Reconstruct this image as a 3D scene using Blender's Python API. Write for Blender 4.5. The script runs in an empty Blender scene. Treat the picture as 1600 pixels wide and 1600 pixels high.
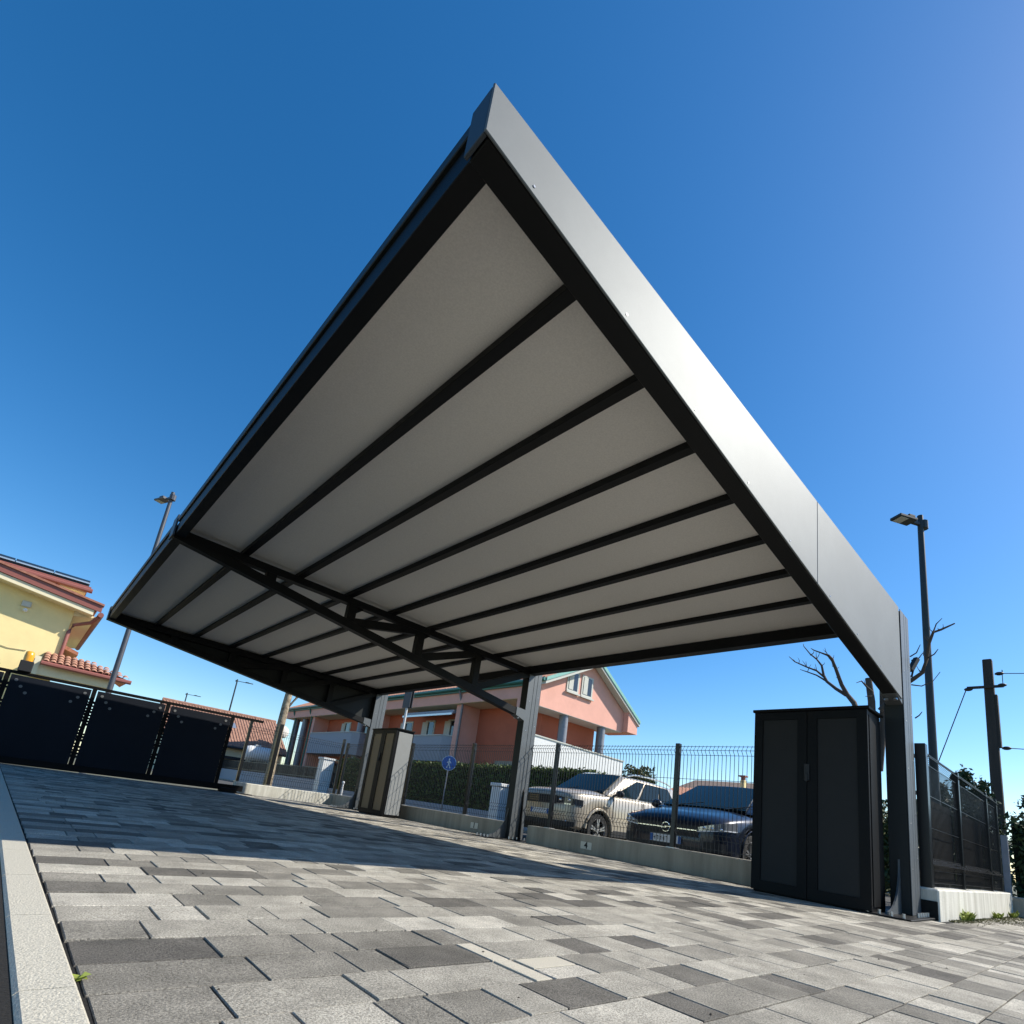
import bpy, math, random
import numpy as np
from mathutils import Vector, Matrix

random.seed(7)
S = bpy.context.scene
COL = S.collection
R = math.radians

# ------------------------------------------------------------------ camera, sky, sun, exposure
CAM_H = 0.36
cam_d = bpy.data.cameras.new('camera')
cam = bpy.data.objects.new('camera', cam_d)
COL.objects.link(cam)
AX = ((0.7266539, -0.2625616, -0.6348508), (-0.6738465, -0.0924097, -0.7330698), (0.1338096, 0.9604800, -0.2440760))
M = Matrix(AX).to_4x4()
M.translation = Vector((0, 0, CAM_H))
cam.matrix_world = M
FPX = 851.54
CYP = 1052.94
cam_d.sensor_width = 36.0
cam_d.lens = 36.0 * FPX / 1600.0
cam_d.shift_y = (CYP - 800.0) / 1600.0
cam_d.clip_start = 0.02
cam_d.clip_end = 3000.0
S.camera = cam

SUN = Vector((0.92, -0.635, 1.0)).normalized()
w = bpy.data.worlds.new('World'); S.world = w; w.use_nodes = True
nt = w.node_tree; nt.nodes.clear()
sky = nt.nodes.new('ShaderNodeTexSky'); sky.sky_type = 'NISHITA'; sky.sun_disc = False
sky.sun_elevation = math.asin(SUN.z); sky.sun_rotation = math.atan2(SUN.x, SUN.y)
sky.altitude = 0; sky.air_density = 0.9; sky.dust_density = 0.36; sky.ozone_density = 1.48
bg = nt.nodes.new('ShaderNodeBackground'); bg.inputs['Strength'].default_value = 0.138
wo = nt.nodes.new('ShaderNodeOutputWorld')
hs = nt.nodes.new('ShaderNodeHueSaturation'); hs.inputs['Saturation'].default_value = 1.39; hs.inputs['Hue'].default_value = 0.499
nt.links.new(sky.outputs[0], hs.inputs['Color']); nt.links.new(hs.outputs[0], bg.inputs[0]); nt.links.new(bg.outputs[0], wo.inputs[0])

sl = bpy.data.lights.new('sun', 'SUN'); sl.energy = 5.0; sl.angle = R(0.53); sl.color = (1.0, 0.94, 0.83)
so = bpy.data.objects.new('sun', sl); COL.objects.link(so)
so.rotation_euler = SUN.to_track_quat('Z', 'Y').to_euler()

S.view_settings.view_transform = 'Standard'; S.view_settings.look = 'None'
S.view_settings.gamma = 1.0; S.view_settings.exposure = 0.45
S.view_settings.use_curve_mapping = False

# ------------------------------------------------------------------ materials
MATS = {}
def mat(name, col, rough=0.6, metal=0.0, bump=0.0, bscale=60.0, var=0.0, vscale=8.0, spec=0.5, col2=None, coat=0.0, streak=False, emis=None, distort=None):
    if name in MATS: return MATS[name]
    m = bpy.data.materials.new(name); m.use_nodes = True
    n = m.node_tree.nodes; l = m.node_tree.links
    b = n['Principled BSDF']
    b.inputs['Base Color'].default_value = (*col, 1)
    b.inputs['Roughness'].default_value = rough
    b.inputs['Metallic'].default_value = metal
    b.inputs['Specular IOR Level'].default_value = spec
    if coat: b.inputs['Coat Weight'].default_value = coat; b.inputs['Coat Roughness'].default_value = 0.05
    geo = n.new('ShaderNodeNewGeometry')
    if var > 0 or col2:
        t = n.new('ShaderNodeTexNoise'); t.inputs['Scale'].default_value = vscale; t.inputs['Detail'].default_value = 6; t.inputs['Roughness'].default_value = 0.65
        if streak:
            mp = n.new('ShaderNodeMapping'); mp.inputs['Scale'].default_value = (1, 1, 0.12)
            l.new(geo.outputs['Position'], mp.inputs[0]); l.new(mp.outputs[0], t.inputs['Vector'])
        else:
            l.new(geo.outputs['Position'], t.inputs['Vector'])
        rp = n.new('ShaderNodeMapRange'); rp.inputs['From Min'].default_value = 0.35; rp.inputs['From Max'].default_value = 0.65
        l.new(t.outputs['Fac'], rp.inputs['Value'])
        mx = n.new('ShaderNodeMix'); mx.data_type = 'RGBA'
        c2 = col2 if col2 else tuple(c * (1 - var) for c in col)
        mx.inputs['A'].default_value = (*col, 1); mx.inputs['B'].default_value = (*c2, 1)
        l.new(rp.outputs[0], mx.inputs['Factor']); l.new(mx.outputs['Result'], b.inputs['Base Color'])
    if bump > 0:
        t2 = n.new('ShaderNodeTexNoise'); t2.inputs['Scale'].default_value = bscale; t2.inputs['Detail'].default_value = 4
        l.new(geo.outputs['Position'], t2.inputs['Vector'])
        bp = n.new('ShaderNodeBump'); bp.inputs['Strength'].default_value = bump; bp.inputs['Distance'].default_value = 0.01
        l.new(t2.outputs['Fac'], bp.inputs['Height']); l.new(bp.outputs[0], b.inputs['Normal'])
    if emis:
        b.inputs['Emission Color'].default_value = (*emis[:3], 1); b.inputs['Emission Strength'].default_value = emis[3]
    MATS[name] = m
    return m

def paver_mat():
    m = bpy.data.materials.new('paver_stone'); m.use_nodes = True
    n = m.node_tree.nodes; l = m.node_tree.links; b = n['Principled BSDF']
    geo = n.new('ShaderNodeNewGeometry'); oi = n.new('ShaderNodeObjectInfo')
    ad = n.new('ShaderNodeMath'); ad.operation = 'ADD'
    l.new(geo.outputs['Random Per Island'], ad.inputs[0]); l.new(oi.outputs['Random'], ad.inputs[1])
    fr = n.new('ShaderNodeMath'); fr.operation = 'FRACT'; l.new(ad.outputs[0], fr.inputs[0])
    cr = n.new('ShaderNodeValToRGB'); cr.color_ramp.interpolation = 'LINEAR'
    stops = [(0.0, (0.125, 0.115, 0.100)), (0.12, (0.150, 0.138, 0.118)), (0.14, (0.215, 0.199, 0.168)), (0.42, (0.270, 0.250, 0.211)),
             (0.47, (0.340, 0.316, 0.266)), (0.78, (0.390, 0.362, 0.305)), (0.84, (0.455, 0.424, 0.358)), (1.0, (0.50, 0.465, 0.395))]
    e = cr.color_ramp.elements
    e[0].position, e[0].color = stops[0][0], (*stops[0][1], 1)
    e[1].position, e[1].color = stops[-1][0], (*stops[-1][1], 1)
    for p, c in stops[1:-1]:
        q = e.new(p); q.color = (*c, 1)
    l.new(fr.outputs[0], cr.inputs[0])
    # fine aggregate grain
    g1 = n.new('ShaderNodeTexNoise'); g1.inputs['Scale'].default_value = 230; g1.inputs['Detail'].default_value = 3; g1.inputs['Roughness'].default_value = 0.8
    l.new(geo.outputs['Position'], g1.inputs['Vector'])
    mr = n.new('ShaderNodeMapRange'); mr.inputs['From Min'].default_value = 0.3; mr.inputs['From Max'].default_value = 0.72
    mr.inputs['To Min'].default_value = 0.30; mr.inputs['To Max'].default_value = 1.72
    l.new(g1.outputs['Fac'], mr.inputs['Value'])
    # broad mottling, some pavers two-toned
    g2 = n.new('ShaderNodeTexNoise'); g2.inputs['Scale'].default_value = 9; g2.inputs['Detail'].default_value = 5
    l.new(geo.outputs['Position'], g2.inputs['Vector'])
    mr2 = n.new('ShaderNodeMapRange'); mr2.inputs['From Min'].default_value = 0.3; mr2.inputs['From Max'].default_value = 0.7
    mr2.inputs['To Min'].default_value = 0.76; mr2.inputs['To Max'].default_value = 1.16
    l.new(g2.outputs['Fac'], mr2.inputs['Value'])
    mu = n.new('ShaderNodeMath'); mu.operation = 'MULTIPLY'; l.new(mr.outputs[0], mu.inputs[0]); l.new(mr2.outputs[0], mu.inputs[1])
    vm = n.new('ShaderNodeVectorMath'); vm.operation = 'SCALE'
    # broad soiling: tyre dust and damp patches
    g3 = n.new('ShaderNodeTexNoise'); g3.inputs['Scale'].default_value = 1.3; g3.inputs['Detail'].default_value = 7; g3.inputs['Roughness'].default_value = 0.7
    l.new(geo.outputs['Position'], g3.inputs['Vector'])
    mr3 = n.new('ShaderNodeMapRange'); mr3.inputs['From Min'].default_value = 0.35; mr3.inputs['From Max'].default_value = 0.62
    mr3.inputs['To Min'].default_value = 0.80; mr3.inputs['To Max'].default_value = 1.06
    l.new(g3.outputs['Fac'], mr3.inputs['Value'])
    mu2 = n.new('ShaderNodeMath'); mu2.operation = 'MULTIPLY'; l.new(mu.outputs[0], mu2.inputs[0]); l.new(mr3.outputs[0], mu2.inputs[1])
    l.new(cr.outputs[0], vm.inputs[0]); l.new(mu2.outputs[0], vm.inputs['Scale'])
    l.new(vm.outputs[0], b.inputs['Base Color'])
    b.inputs['Roughness'].default_value = 0.82; b.inputs['Specular IOR Level'].default_value = 0.25
    bp = n.new('ShaderNodeBump'); bp.inputs['Strength'].default_value = 0.7; bp.inputs['Distance'].default_value = 0.005
    l.new(g1.outputs['Fac'], bp.inputs['Height']); l.new(bp.outputs[0], b.inputs['Normal'])
    return m

def leaf_mat(name, c1, c2):
    m = bpy.data.materials.new(name); m.use_nodes = True
    n = m.node_tree.nodes; l = m.node_tree.links; b = n['Principled BSDF']
    geo = n.new('ShaderNodeNewGeometry')
    mx = n.new('ShaderNodeMix'); mx.data_type = 'RGBA'
    mx.inputs['A'].default_value = (*c1, 1); mx.inputs['B'].default_value = (*c2, 1)
    l.new(geo.outputs['Random Per Island'], mx.inputs['Factor']); l.new(mx.outputs['Result'], b.inputs['Base Color'])
    b.inputs['Roughness'].default_value = 0.55; b.inputs['Specular IOR Level'].default_value = 0.3
    return m

def glass_mat(name, col=(0.02, 0.035, 0.045), rough=0.04):
    m = mat(name, col, rough, spec=0.9)
    return m

STEEL = mat('anthracite_powder_coat', (0.007, 0.0075, 0.008), 0.5, 0.0, spec=0.2, bump=0.10, bscale=900, var=0.12, vscale=3)
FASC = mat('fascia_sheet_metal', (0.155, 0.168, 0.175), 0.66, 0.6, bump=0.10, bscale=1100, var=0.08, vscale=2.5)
COLM = mat('column_powder_coat', (0.13, 0.142, 0.150), 0.50, 0.55, bump=0.08, bscale=900, var=0.10, vscale=5)
COLD = mat('shaded_face_coat', (0.019, 0.022, 0.022), 0.5, spec=0.25, bump=0.08, bscale=900)  # darker coat for faces turned from the sun, shade put into the colour
POSTM = mat('glossy_black_post', (0.010, 0.0105, 0.011), 0.3, 0.0, spec=0.45)
CAPM = mat('cap_blue_shade', (0.04, 0.05, 0.062), 0.5, 0.2)  # bluish shade of the turned-away roof edge put into the colour
SOFF = mat('soffit_panel_grey', (0.80, 0.765, 0.71), 0.75, bump=0.25, bscale=300, var=0.13, vscale=95)
ZINC = mat('zinc_bolt', (0.55, 0.55, 0.55), 0.35, 0.9)
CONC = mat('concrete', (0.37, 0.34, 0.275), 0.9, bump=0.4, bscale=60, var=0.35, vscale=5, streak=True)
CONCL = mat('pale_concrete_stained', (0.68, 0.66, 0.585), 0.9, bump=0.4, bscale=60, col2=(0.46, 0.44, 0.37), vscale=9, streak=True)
KERB = mat('kerb_concrete', (0.60, 0.56, 0.46), 0.88, bump=0.45, bscale=260, col2=(0.33, 0.31, 0.26), vscale=230)
WIRE = mat('black_fence_coating', (0.012, 0.013, 0.014), 0.4, 0.1)
CABF = mat('cabinet_dark_plastic', (0.0045, 0.0045, 0.005), 0.5, spec=0.15, bump=0.06, bscale=300, var=0.1)
CABD = mat('cabinet_door_grey', (0.022, 0.022, 0.022), 0.6, spec=0.2, bump=0.05, bscale=300, var=0.08)
CABD2 = mat('cabinet_door_bounce_tint', (0.17, 0.12, 0.068), 0.5, bump=0.05, bscale=300, var=0.08)  # warm bounce from the sunlit paving put into the door colour
CABS2 = mat('cabinet_side_sunlit', (0.26, 0.27, 0.27), 0.6, bump=0.05, bscale=300, var=0.06)  # lit copy of the cabinet side: sunlight put into the paler grey
ASPH = mat('asphalt', (0.075, 0.075, 0.073), 0.95, bump=0.5, bscale=120, var=0.3, vscale=2)
EARTH = mat('bedding_sand', (0.010, 0.009, 0.008), 1.0, bump=0.5, bscale=200, var=0.4, vscale=80)
GRAV = mat('black_gravel', (0.018, 0.018, 0.018), 0.8, var=0.5, vscale=40)
PAVER = paver_mat()
WHITE = mat('white_paint', (0.74, 0.74, 0.72), 0.55, var=0.08)
LIGHTST = mat('white_paver', (0.62, 0.565, 0.45), 0.85, bump=0.6, bscale=420, col2=(0.48, 0.435, 0.35), vscale=350)
YELLOW = mat('yellow_render', (0.88, 0.71, 0.35), 0.9, bump=0.2, bscale=80, var=0.08, vscale=2)
CREAM = mat('cream_soffit', (0.78, 0.69, 0.48), 0.85, var=0.06)
TERRA = mat('terracotta', (0.40, 0.17, 0.11), 0.8, bump=0.3, bscale=60, col2=(0.26, 0.10, 0.07), vscale=9)
TERRAL = mat('pale_terracotta', (0.55, 0.30, 0.20), 0.8, bump=0.3, bscale=60, col2=(0.36, 0.16, 0.10), vscale=12)
GUTR = mat('red_brown_gutter', (0.27, 0.09, 0.07), 0.5, var=0.1)
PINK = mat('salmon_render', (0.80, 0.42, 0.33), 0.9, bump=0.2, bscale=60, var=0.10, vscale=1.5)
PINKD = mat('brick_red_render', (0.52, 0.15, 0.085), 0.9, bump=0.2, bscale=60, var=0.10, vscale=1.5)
GREENG = mat('green_gutter', (0.045, 0.19, 0.155), 0.45, var=0.1)
GREENL = mat('verdigris_flashing', (0.22, 0.47, 0.40), 0.5, var=0.1)
GREYB = mat('grey_balcony', (0.34, 0.36, 0.40), 0.8, var=0.06)
SHUT = mat('pale_shutter', (0.56, 0.56, 0.50), 0.7, var=0.1)
WDARK = glass_mat('window_glass', (0.02, 0.022, 0.025), 0.06)
RUBBER = mat('tyre_rubber', (0.016, 0.016, 0.016), 0.85, var=0.2, vscale=30)
ALLOY = mat('alloy_rim', (0.62, 0.62, 0.62), 0.3, 0.85)
BEIGE = mat('beige_car_paint', (0.50, 0.435, 0.34), 0.35, 0.35, coat=0.6)
NAVY = mat('navy_car_paint', (0.006, 0.010, 0.024), 0.3, 0.3, coat=0.5)
TRIM = mat('black_plastic_trim', (0.014, 0.014, 0.015), 0.6, var=0.15)
CGLASS = mat('car_glass', (0.006, 0.016, 0.020), 0.05, spec=0.22)
SILVL = mat('silver_lamp_lens', (0.42, 0.44, 0.47), 0.12, 0.6)
LAMPG = glass_mat('headlamp_glass', (0.03, 0.034, 0.04), 0.05)
CHROME = mat('chrome', (0.8, 0.8, 0.8), 0.12, 1.0)
BARK = mat('bark', (0.085, 0.065, 0.05), 0.95, bump=0.9, bscale=30, col2=(0.08, 0.06, 0.045), vscale=12)
BARKP = mat('mottled_pale_bark', (0.40, 0.33, 0.23), 0.95, bump=0.8, bscale=25, col2=(0.15, 0.11, 0.075), vscale=9)
POLE = mat('dark_lamp_pole', (0.035, 0.042, 0.045), 0.5, 0.3, var=0.2)
POLEG = mat('galvanised_pole', (0.24, 0.25, 0.28), 0.5, 0.4, var=0.15)
UPOLE = mat('weathered_concrete_pole', (0.05, 0.042, 0.037), 0.95, bump=0.4, bscale=30, var=0.4, vscale=3, streak=True)
BLUE = mat('sign_blue', (0.02, 0.12, 0.42), 0.5)
SIGNW = mat('sign_white', (0.75, 0.76, 0.78), 0.5)
SIGNB = mat('sign_back', (0.05, 0.055, 0.065), 0.6)
TARP = mat('navy_tarpaulin', (0.004, 0.007, 0.014), 0.7, spec=0.2, bump=0.35, bscale=3.0, var=0.25, vscale=1.2)
AMBER = mat('amber_beacon', (0.80, 0.36, 0.02), 0.25, spec=0.7)
REED = mat('reed_screen', (0.22, 0.19, 0.15), 0.9, col2=(0.10, 0.085, 0.07), vscale=25, streak=True)
SCREEN = mat('black_privacy_mesh', (0.004, 0.0045, 0.005), 0.9, spec=0.1, var=0.3, vscale=10)
PLATEW = mat('number_plate_cream', (0.62, 0.60, 0.52), 0.6)
INK = mat('black_ink', (0.012, 0.012, 0.012), 0.7)
SOLAR = mat('solar_cell', (0.015, 0.03, 0.06), 0.15, spec=0.8)
ALU = mat('aluminium', (0.6, 0.62, 0.63), 0.35, 0.8)
LEAFD = leaf_mat('dark_leaf', (0.018, 0.034, 0.014), (0.055, 0.085, 0.03))
LEAFM = leaf_mat('olive_leaf', (0.045, 0.065, 0.018), (0.12, 0.14, 0.05))
LEAFH = leaf_mat('hedge_leaf', (0.045, 0.075, 0.012), (0.12, 0.16, 0.03))
WEED = leaf_mat('weed_leaf', (0.16, 0.22, 0.03), (0.34, 0.38, 0.08))
MOSS = leaf_mat('moss', (0.09, 0.09, 0.03), (0.16, 0.15, 0.06))

# ------------------------------------------------------------------ mesh helpers
class MB:
    def __init__(self): self.v = []; self.f = []
    def add(self, vs, fs):
        o = len(self.v); self.v += [tuple(p) for p in vs]; self.f += [tuple(i + o for i in f) for f in fs]; return self
    def box(self, x0, x1, y0, y1, z0, z1):
        vs = [(x, y, z) for z in (z0, z1) for y in (y0, y1) for x in (x0, x1)]
        return self.add(vs, [(0, 2, 3, 1), (4, 5, 7, 6), (0, 1, 5, 4), (2, 6, 7, 3), (0, 4, 6, 2), (1, 3, 7, 5)])
    def beam(self, a, b, wd, ht, up=(0, 0, 1)):
        a, b = Vector(a), Vector(b); d = (b - a).normalized(); u = Vector(up)
        s = d.cross(u).normalized(); u = s.cross(d).normalized()
        vs = [p + s * i * wd / 2 + u * j * ht / 2 for p in (a, b) for i, j in ((-1, -1), (1, -1), (1, 1), (-1, 1))]
        return self.add(vs, [(0, 1, 2, 3), (7, 6, 5, 4), (0, 4, 5, 1), (1, 5, 6, 2), (2, 6, 7, 3), (3, 7, 4, 0)])
    def prism(self, poly, axis, a0, a1):
        # poly: 2-D points; axis: 'x' (poly in y,z), 'y' (poly in x,z), 'z' (poly in x,y)
        def P(q, a):
            return {'x': (a, q[0], q[1]), 'y': (q[0], a, q[1]), 'z': (q[0], q[1], a)}[axis]
        n = len(poly); vs = [P(q, a0) for q in poly] + [P(q, a1) for q in poly]
        fs = [tuple(range(n)), tuple(range(2 * n - 1, n - 1, -1))] + [(i, i + n, (i + 1) % n + n, (i + 1) % n) for i in range(n)]
        return self.add(vs, fs)
    def tube(self, pts, rad, seg=8, cap=True):
        pts = [Vector(p) for p in pts]; rads = rad if isinstance(rad, (list, tuple)) else [rad] * len(pts)
        rings = []; o = len(self.v)
        for i, p in enumerate(pts):
            d = (pts[min(i + 1, len(pts) - 1)] - pts[max(i - 1, 0)]).normalized()
            ref = Vector((0, 0, 1)) if abs(d.z) < 0.9 else Vector((1, 0, 0))
            s = d.cross(ref).normalized(); u = s.cross(d)
            for k in range(seg):
                a = 2 * math.pi * (k + 0.5) / seg
                self.v.append(tuple(p + (s * math.cos(a) + u * math.sin(a)) * rads[i]))
        for i in range(len(pts) - 1):
            for k in range(seg):
                k2 = (k + 1) % seg
                self.f.append((o + i * seg + k, o + i * seg + k2, o + (i + 1) * seg + k2, o + (i + 1) * seg + k))
        if cap:
            self.f.append(tuple(o + k for k in range(seg - 1, -1, -1)))
            self.f.append(tuple(o + (len(pts) - 1) * seg + k for k in range(seg)))
        return self
    def disc(self, c, n, r, t, seg=20):
        c = Vector(c); n = Vector(n).normalized()
        return self.tube([c, c + n * t], r, seg)
    def sphere(self, c, r, nu=12, nv=8, sc=(1, 1, 1)):
        o = len(self.v)
        for j in range(nv + 1):
            t = math.pi * j / nv
            for i in range(nu):
                a = 2 * math.pi * i / nu
                self.v.append((c[0] + r * sc[0] * math.sin(t) * math.cos(a), c[1] + r * sc[1] * math.sin(t) * math.sin(a), c[2] + r * sc[2] * math.cos(t)))
        for j in range(nv):
            for i in range(nu):
                i2 = (i + 1) % nu
                self.f.append((o + j * nu + i, o + (j + 1) * nu + i, o + (j + 1) * nu + i2, o + j * nu + i2))
        return self
    def mesh(self, name, m, smooth=None, bevel=0):
        me = bpy.data.meshes.new(name); me.from_pydata(self.v, [], self.f); me.update()
        import bmesh
        bm = bmesh.new(); bm.from_mesh(me); bmesh.ops.recalc_face_normals(bm, faces=bm.faces)
        if bevel:
            es = [e for e in bm.edges if len(e.link_faces) == 2 and e.calc_face_angle() > 0.6]
            bmesh.ops.bevel(bm, geom=es, offset=bevel, segments=1, affect='EDGES', clamp_overlap=True)
        bm.to_mesh(me); bm.free()
        if m: me.materials.append(m)
        if smooth is not None:
            me.polygons.foreach_set('use_smooth', [True] * len(me.polygons)); me.set_sharp_from_angle(angle=R(smooth))
        return me
    def part(self, name, m, parent=None, smooth=None, bevel=0):
        o = bpy.data.objects.new(name, self.mesh(name, m, smooth, bevel)); COL.objects.link(o)
        if parent: o.parent = parent
        return o

def tag(o, label=None, cat=None, group=None, kind=None):
    if label: o['label'] = label
    if cat: o['category'] = cat
    if group: o['group'] = group
    if kind: o['kind'] = kind
    return o
def empty(name, loc, label, cat, group=None):
    o = bpy.data.objects.new(name, None); COL.objects.link(o); o.location = loc; o.empty_display_size = 0.2
    tag(o, label, cat, group)
    return o
class T:
    """a thing whose parts are given in world coordinates; its empty stands at its base"""
    def __init__(self, name, loc, label, cat, group=None):
        self.o = empty(name, loc, label, cat, group); self.loc = Vector(loc)
    def part(self, mb, name, m, smooth=None, bevel=0, label=None):
        o = mb.part(name, m, self.o, smooth, bevel); o.matrix_parent_inverse = Matrix.Translation(-self.loc)
        if label: o['label'] = label
        return o
    def sub(self, mb, name, m, par, smooth=None, bevel=0):
        o = mb.part(name, m, par, smooth, bevel)
        return o
def shared(name, me, parent, loc, inv=None):
    o = bpy.data.objects.new(name, me); COL.objects.link(o); o.parent = parent
    if inv is not None: o.matrix_parent_inverse = inv
    o.location = loc
    return o

def GZ(x, y): return -0.0095 * x - 0.001 * y      # the paving falls gently towards the wall
STREET = -0.135
rnd = random.Random(11)

# ------------------------------------------------------------------ setting: ground, street, paving, kerb
g = MB(); g.add([(-900, -900, STREET - 0.012), (900, -900, STREET - 0.012), (900, 900, STREET - 0.012), (-900, 900, STREET - 0.012)], [(0, 1, 2, 3)])
tag(g.part('ground', mat('dry_ground', (0.16, 0.15, 0.11), 1.0, col2=(0.08, 0.09, 0.05), vscale=0.4)), kind='structure')
g = MB(); g.box(6.55, 11.1, 1.3, 90, STREET - 0.01, STREET)
tag(g.part('street', ASPH), kind='structure')
g = MB(); g.box(11.1, 11.45, 9.4, 90, STREET - 0.01, STREET + 0.06)
tag(g.part('pavement', CONC), kind='structure')

bed = MB()
def quad_slope(mb, x0, x1, y0, y1, dz):
    mb.add([(x0, y0, GZ(x0, y0) + dz), (x1, y0, GZ(x1, y0) + dz), (x1, y1, GZ(x1, y1) + dz), (x0, y1, GZ(x0, y1) + dz)], [(0, 1, 2, 3)])
quad_slope(bed, -0.05, 6.30, -2.5, 13.5, -0.0048)
quad_slope(bed, 6.30, 13.2, -2.5, 1.185, -0.0048)
paving = tag(bed.part('paving', EARTH), kind='structure')

AXN = np.array(AX)
def project(x, y, z):
    q = np.array((x, y, z - CAM_H)); d = -(q @ AXN[:, 2])
    if d <= 0.05: return None
    return 800 + FPX * (q @ AXN[:, 0]) / d, CYP - FPX * (q @ AXN[:, 1]) / d, d

ROW = 0.16
LENS = [0.11, 0.15, 0.18, 0.20, 0.25, 0.29]
paver_meshes = {}
def paver_chipped(ln, wd, rr):
    # near pavers: slightly worn outline, 4 points a side
    hx, hy = ln / 2, wd / 2; out = []
    for (a, b) in (((-hx, -hy), (hx, -hy)), ((hx, -hy), (hx, hy)), ((hx, hy), (-hx, hy)), ((-hx, hy), (-hx, -hy))):
        for k in range(5):
            t_ = k / 5
            out.append((a[0] + (b[0] - a[0]) * t_, a[1] + (b[1] - a[1]) * t_))
    n = len(out); vs = []
    for z, i in ((-0.05, 0.0), (-0.0018, 0.0), (0.0, 0.0009)):
        for q, (x, y) in enumerate(out):
            j = rr.uniform(0, 0.0009) + (0.0025 if rr.random() < .05 else 0) if z == 0.0 else 0
            vs.append((x * (1 - (i + j) / hx), y * (1 - (i + j) / hy), z))
    fs = [tuple(range(2 * n, 3 * n))]
    for a in (0, n):
        fs += [(a + k, a + (k + 1) % n, a + n + (k + 1) % n, a + n + k) for k in range(n)]
    return vs, fs
def paver_geo(ln, wd):
    b = 0.0012
    hx, hy = ln / 2, wd / 2
    vs = []
    for z, i in ((-0.06, 0), (-b, 0), (0, b)):
        vs += [(-hx + i, -hy + i, z), (hx - i, -hy + i, z), (hx - i, hy - i, z), (-hx + i, hy - i, z)]
    fs = [(8, 9, 10, 11)]
    for a in (0, 4):
        fs += [(a, a + 1, a + 5, a + 4), (a + 1, a + 2, a + 6, a + 5), (a + 2, a + 3, a + 7, a + 6), (a + 3, a, a + 4, a + 7)]
    return vs, fs
def kerb_x(y): return 0.184 - 0.0205 * (y - 1.0)
pavers = []
def lay(x0, x1, j):
    yc = (j + 0.5) * ROW
    x = x0 - rnd.uniform(0, 0.0)
    first = True
    while x < x1 - 0.02:
        ln = rnd.choice(LENS)
        if first: ln = rnd.choice(LENS[1:]); first = False
        if x + ln > x1 - 0.09: ln = x1 - x
        pavers.append((x + ln / 2, yc, ln - 0.0045, ROW - 0.0052))
        x += ln
LIGHT = []
for j in range(-15, 84):
    yc = (j + 0.5) * ROW
    x0 = kerb_x(yc) + 0.006
    if yc > 13.35: continue
    x1 = 12.9 if yc < 1.10 else 6.27
    # the inlaid pale strip beside the camera interrupts two rows
    if j in (6, 7):
        lay(x0, 1.035, j)
        y_lo, y_hi = 0.885 + (j - 6) * 0.17, 0.885 + (j - 6) * 0.17
        LIGHT.append((1.068, yc, 0.058, ROW - 0.004))
        if j == 6:
            LIGHT.append((1.19, yc + 0.038, 0.165, 0.076)); pavers.append((1.19, yc - 0.042, 0.165, 0.076)); lay(1.277, x1, j)
        else:
            lay(1.10, x1, j)
    else:
        lay(x0, x1, j)
def vis(p):
    x, y, ln, wd = p
    q = project(x, y, GZ(x, y))
    if q is None or not (-10 < q[0] < 1610 and 900 < q[1] < 1610): return 0
    z = GZ(x, y)
    c = [project(x + sx * ln / 2, y + sy * wd / 2, z) for sx, sy in ((-1, -1), (1, -1), (1, 1), (-1, 1))]
    if any(k is None for k in c): return 0
    return abs(sum(c[i][0] * c[(i + 1) % 4][1] - c[(i + 1) % 4][0] * c[i][1] for i in range(4))) / 2
order = sorted(range(len(pavers)), key=lambda i: -vis(pavers[i]))
near = set(i for i in order[:295] if vis(pavers[i]) > 0)
rest = MB()
tilt = Vector((-0.001, 0.0095, 0.0))
for i, (x, y, ln, wd) in enumerate(pavers):
    dz = rnd.uniform(-0.0016, 0.0016)
    if i in near:
        k = (round(ln, 4), round(wd, 4), rnd.randrange(4))
        if k not in paver_meshes:
            vs, fs = paver_chipped(ln, wd, rnd); mb = MB(); mb.add(vs, fs); paver_meshes[k] = mb.mesh('paver', PAVER)
        o = shared('paver', paver_meshes[k], paving, (x, y, GZ(x, y) + dz))
        o.rotation_euler = (tilt.x + rnd.uniform(-.004, .004), tilt.y + rnd.uniform(-.004, .004), rnd.uniform(-0.006, 0.006))
    else:
        vs, fs = paver_geo(ln, wd)
        rest.add([(a + x, b + y, c + GZ(x + a, y + b) + dz) for a, b, c in vs], fs)
tag(rest.part('far_paver', PAVER, paving), kind='stuff')
for (x, y, ln, wd) in LIGHT:
    vs, fs = paver_geo(ln - 0.004, wd); mb = MB(); mb.add(vs, fs); o = shared('paver', mb.mesh('paver', LIGHTST), paving, (x, y, GZ(x, y) + 0.001))
    o.rotation_euler = (tilt.x, tilt.y, 0); o['label'] = 'whitish paver inlaid as a parking mark'

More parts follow.
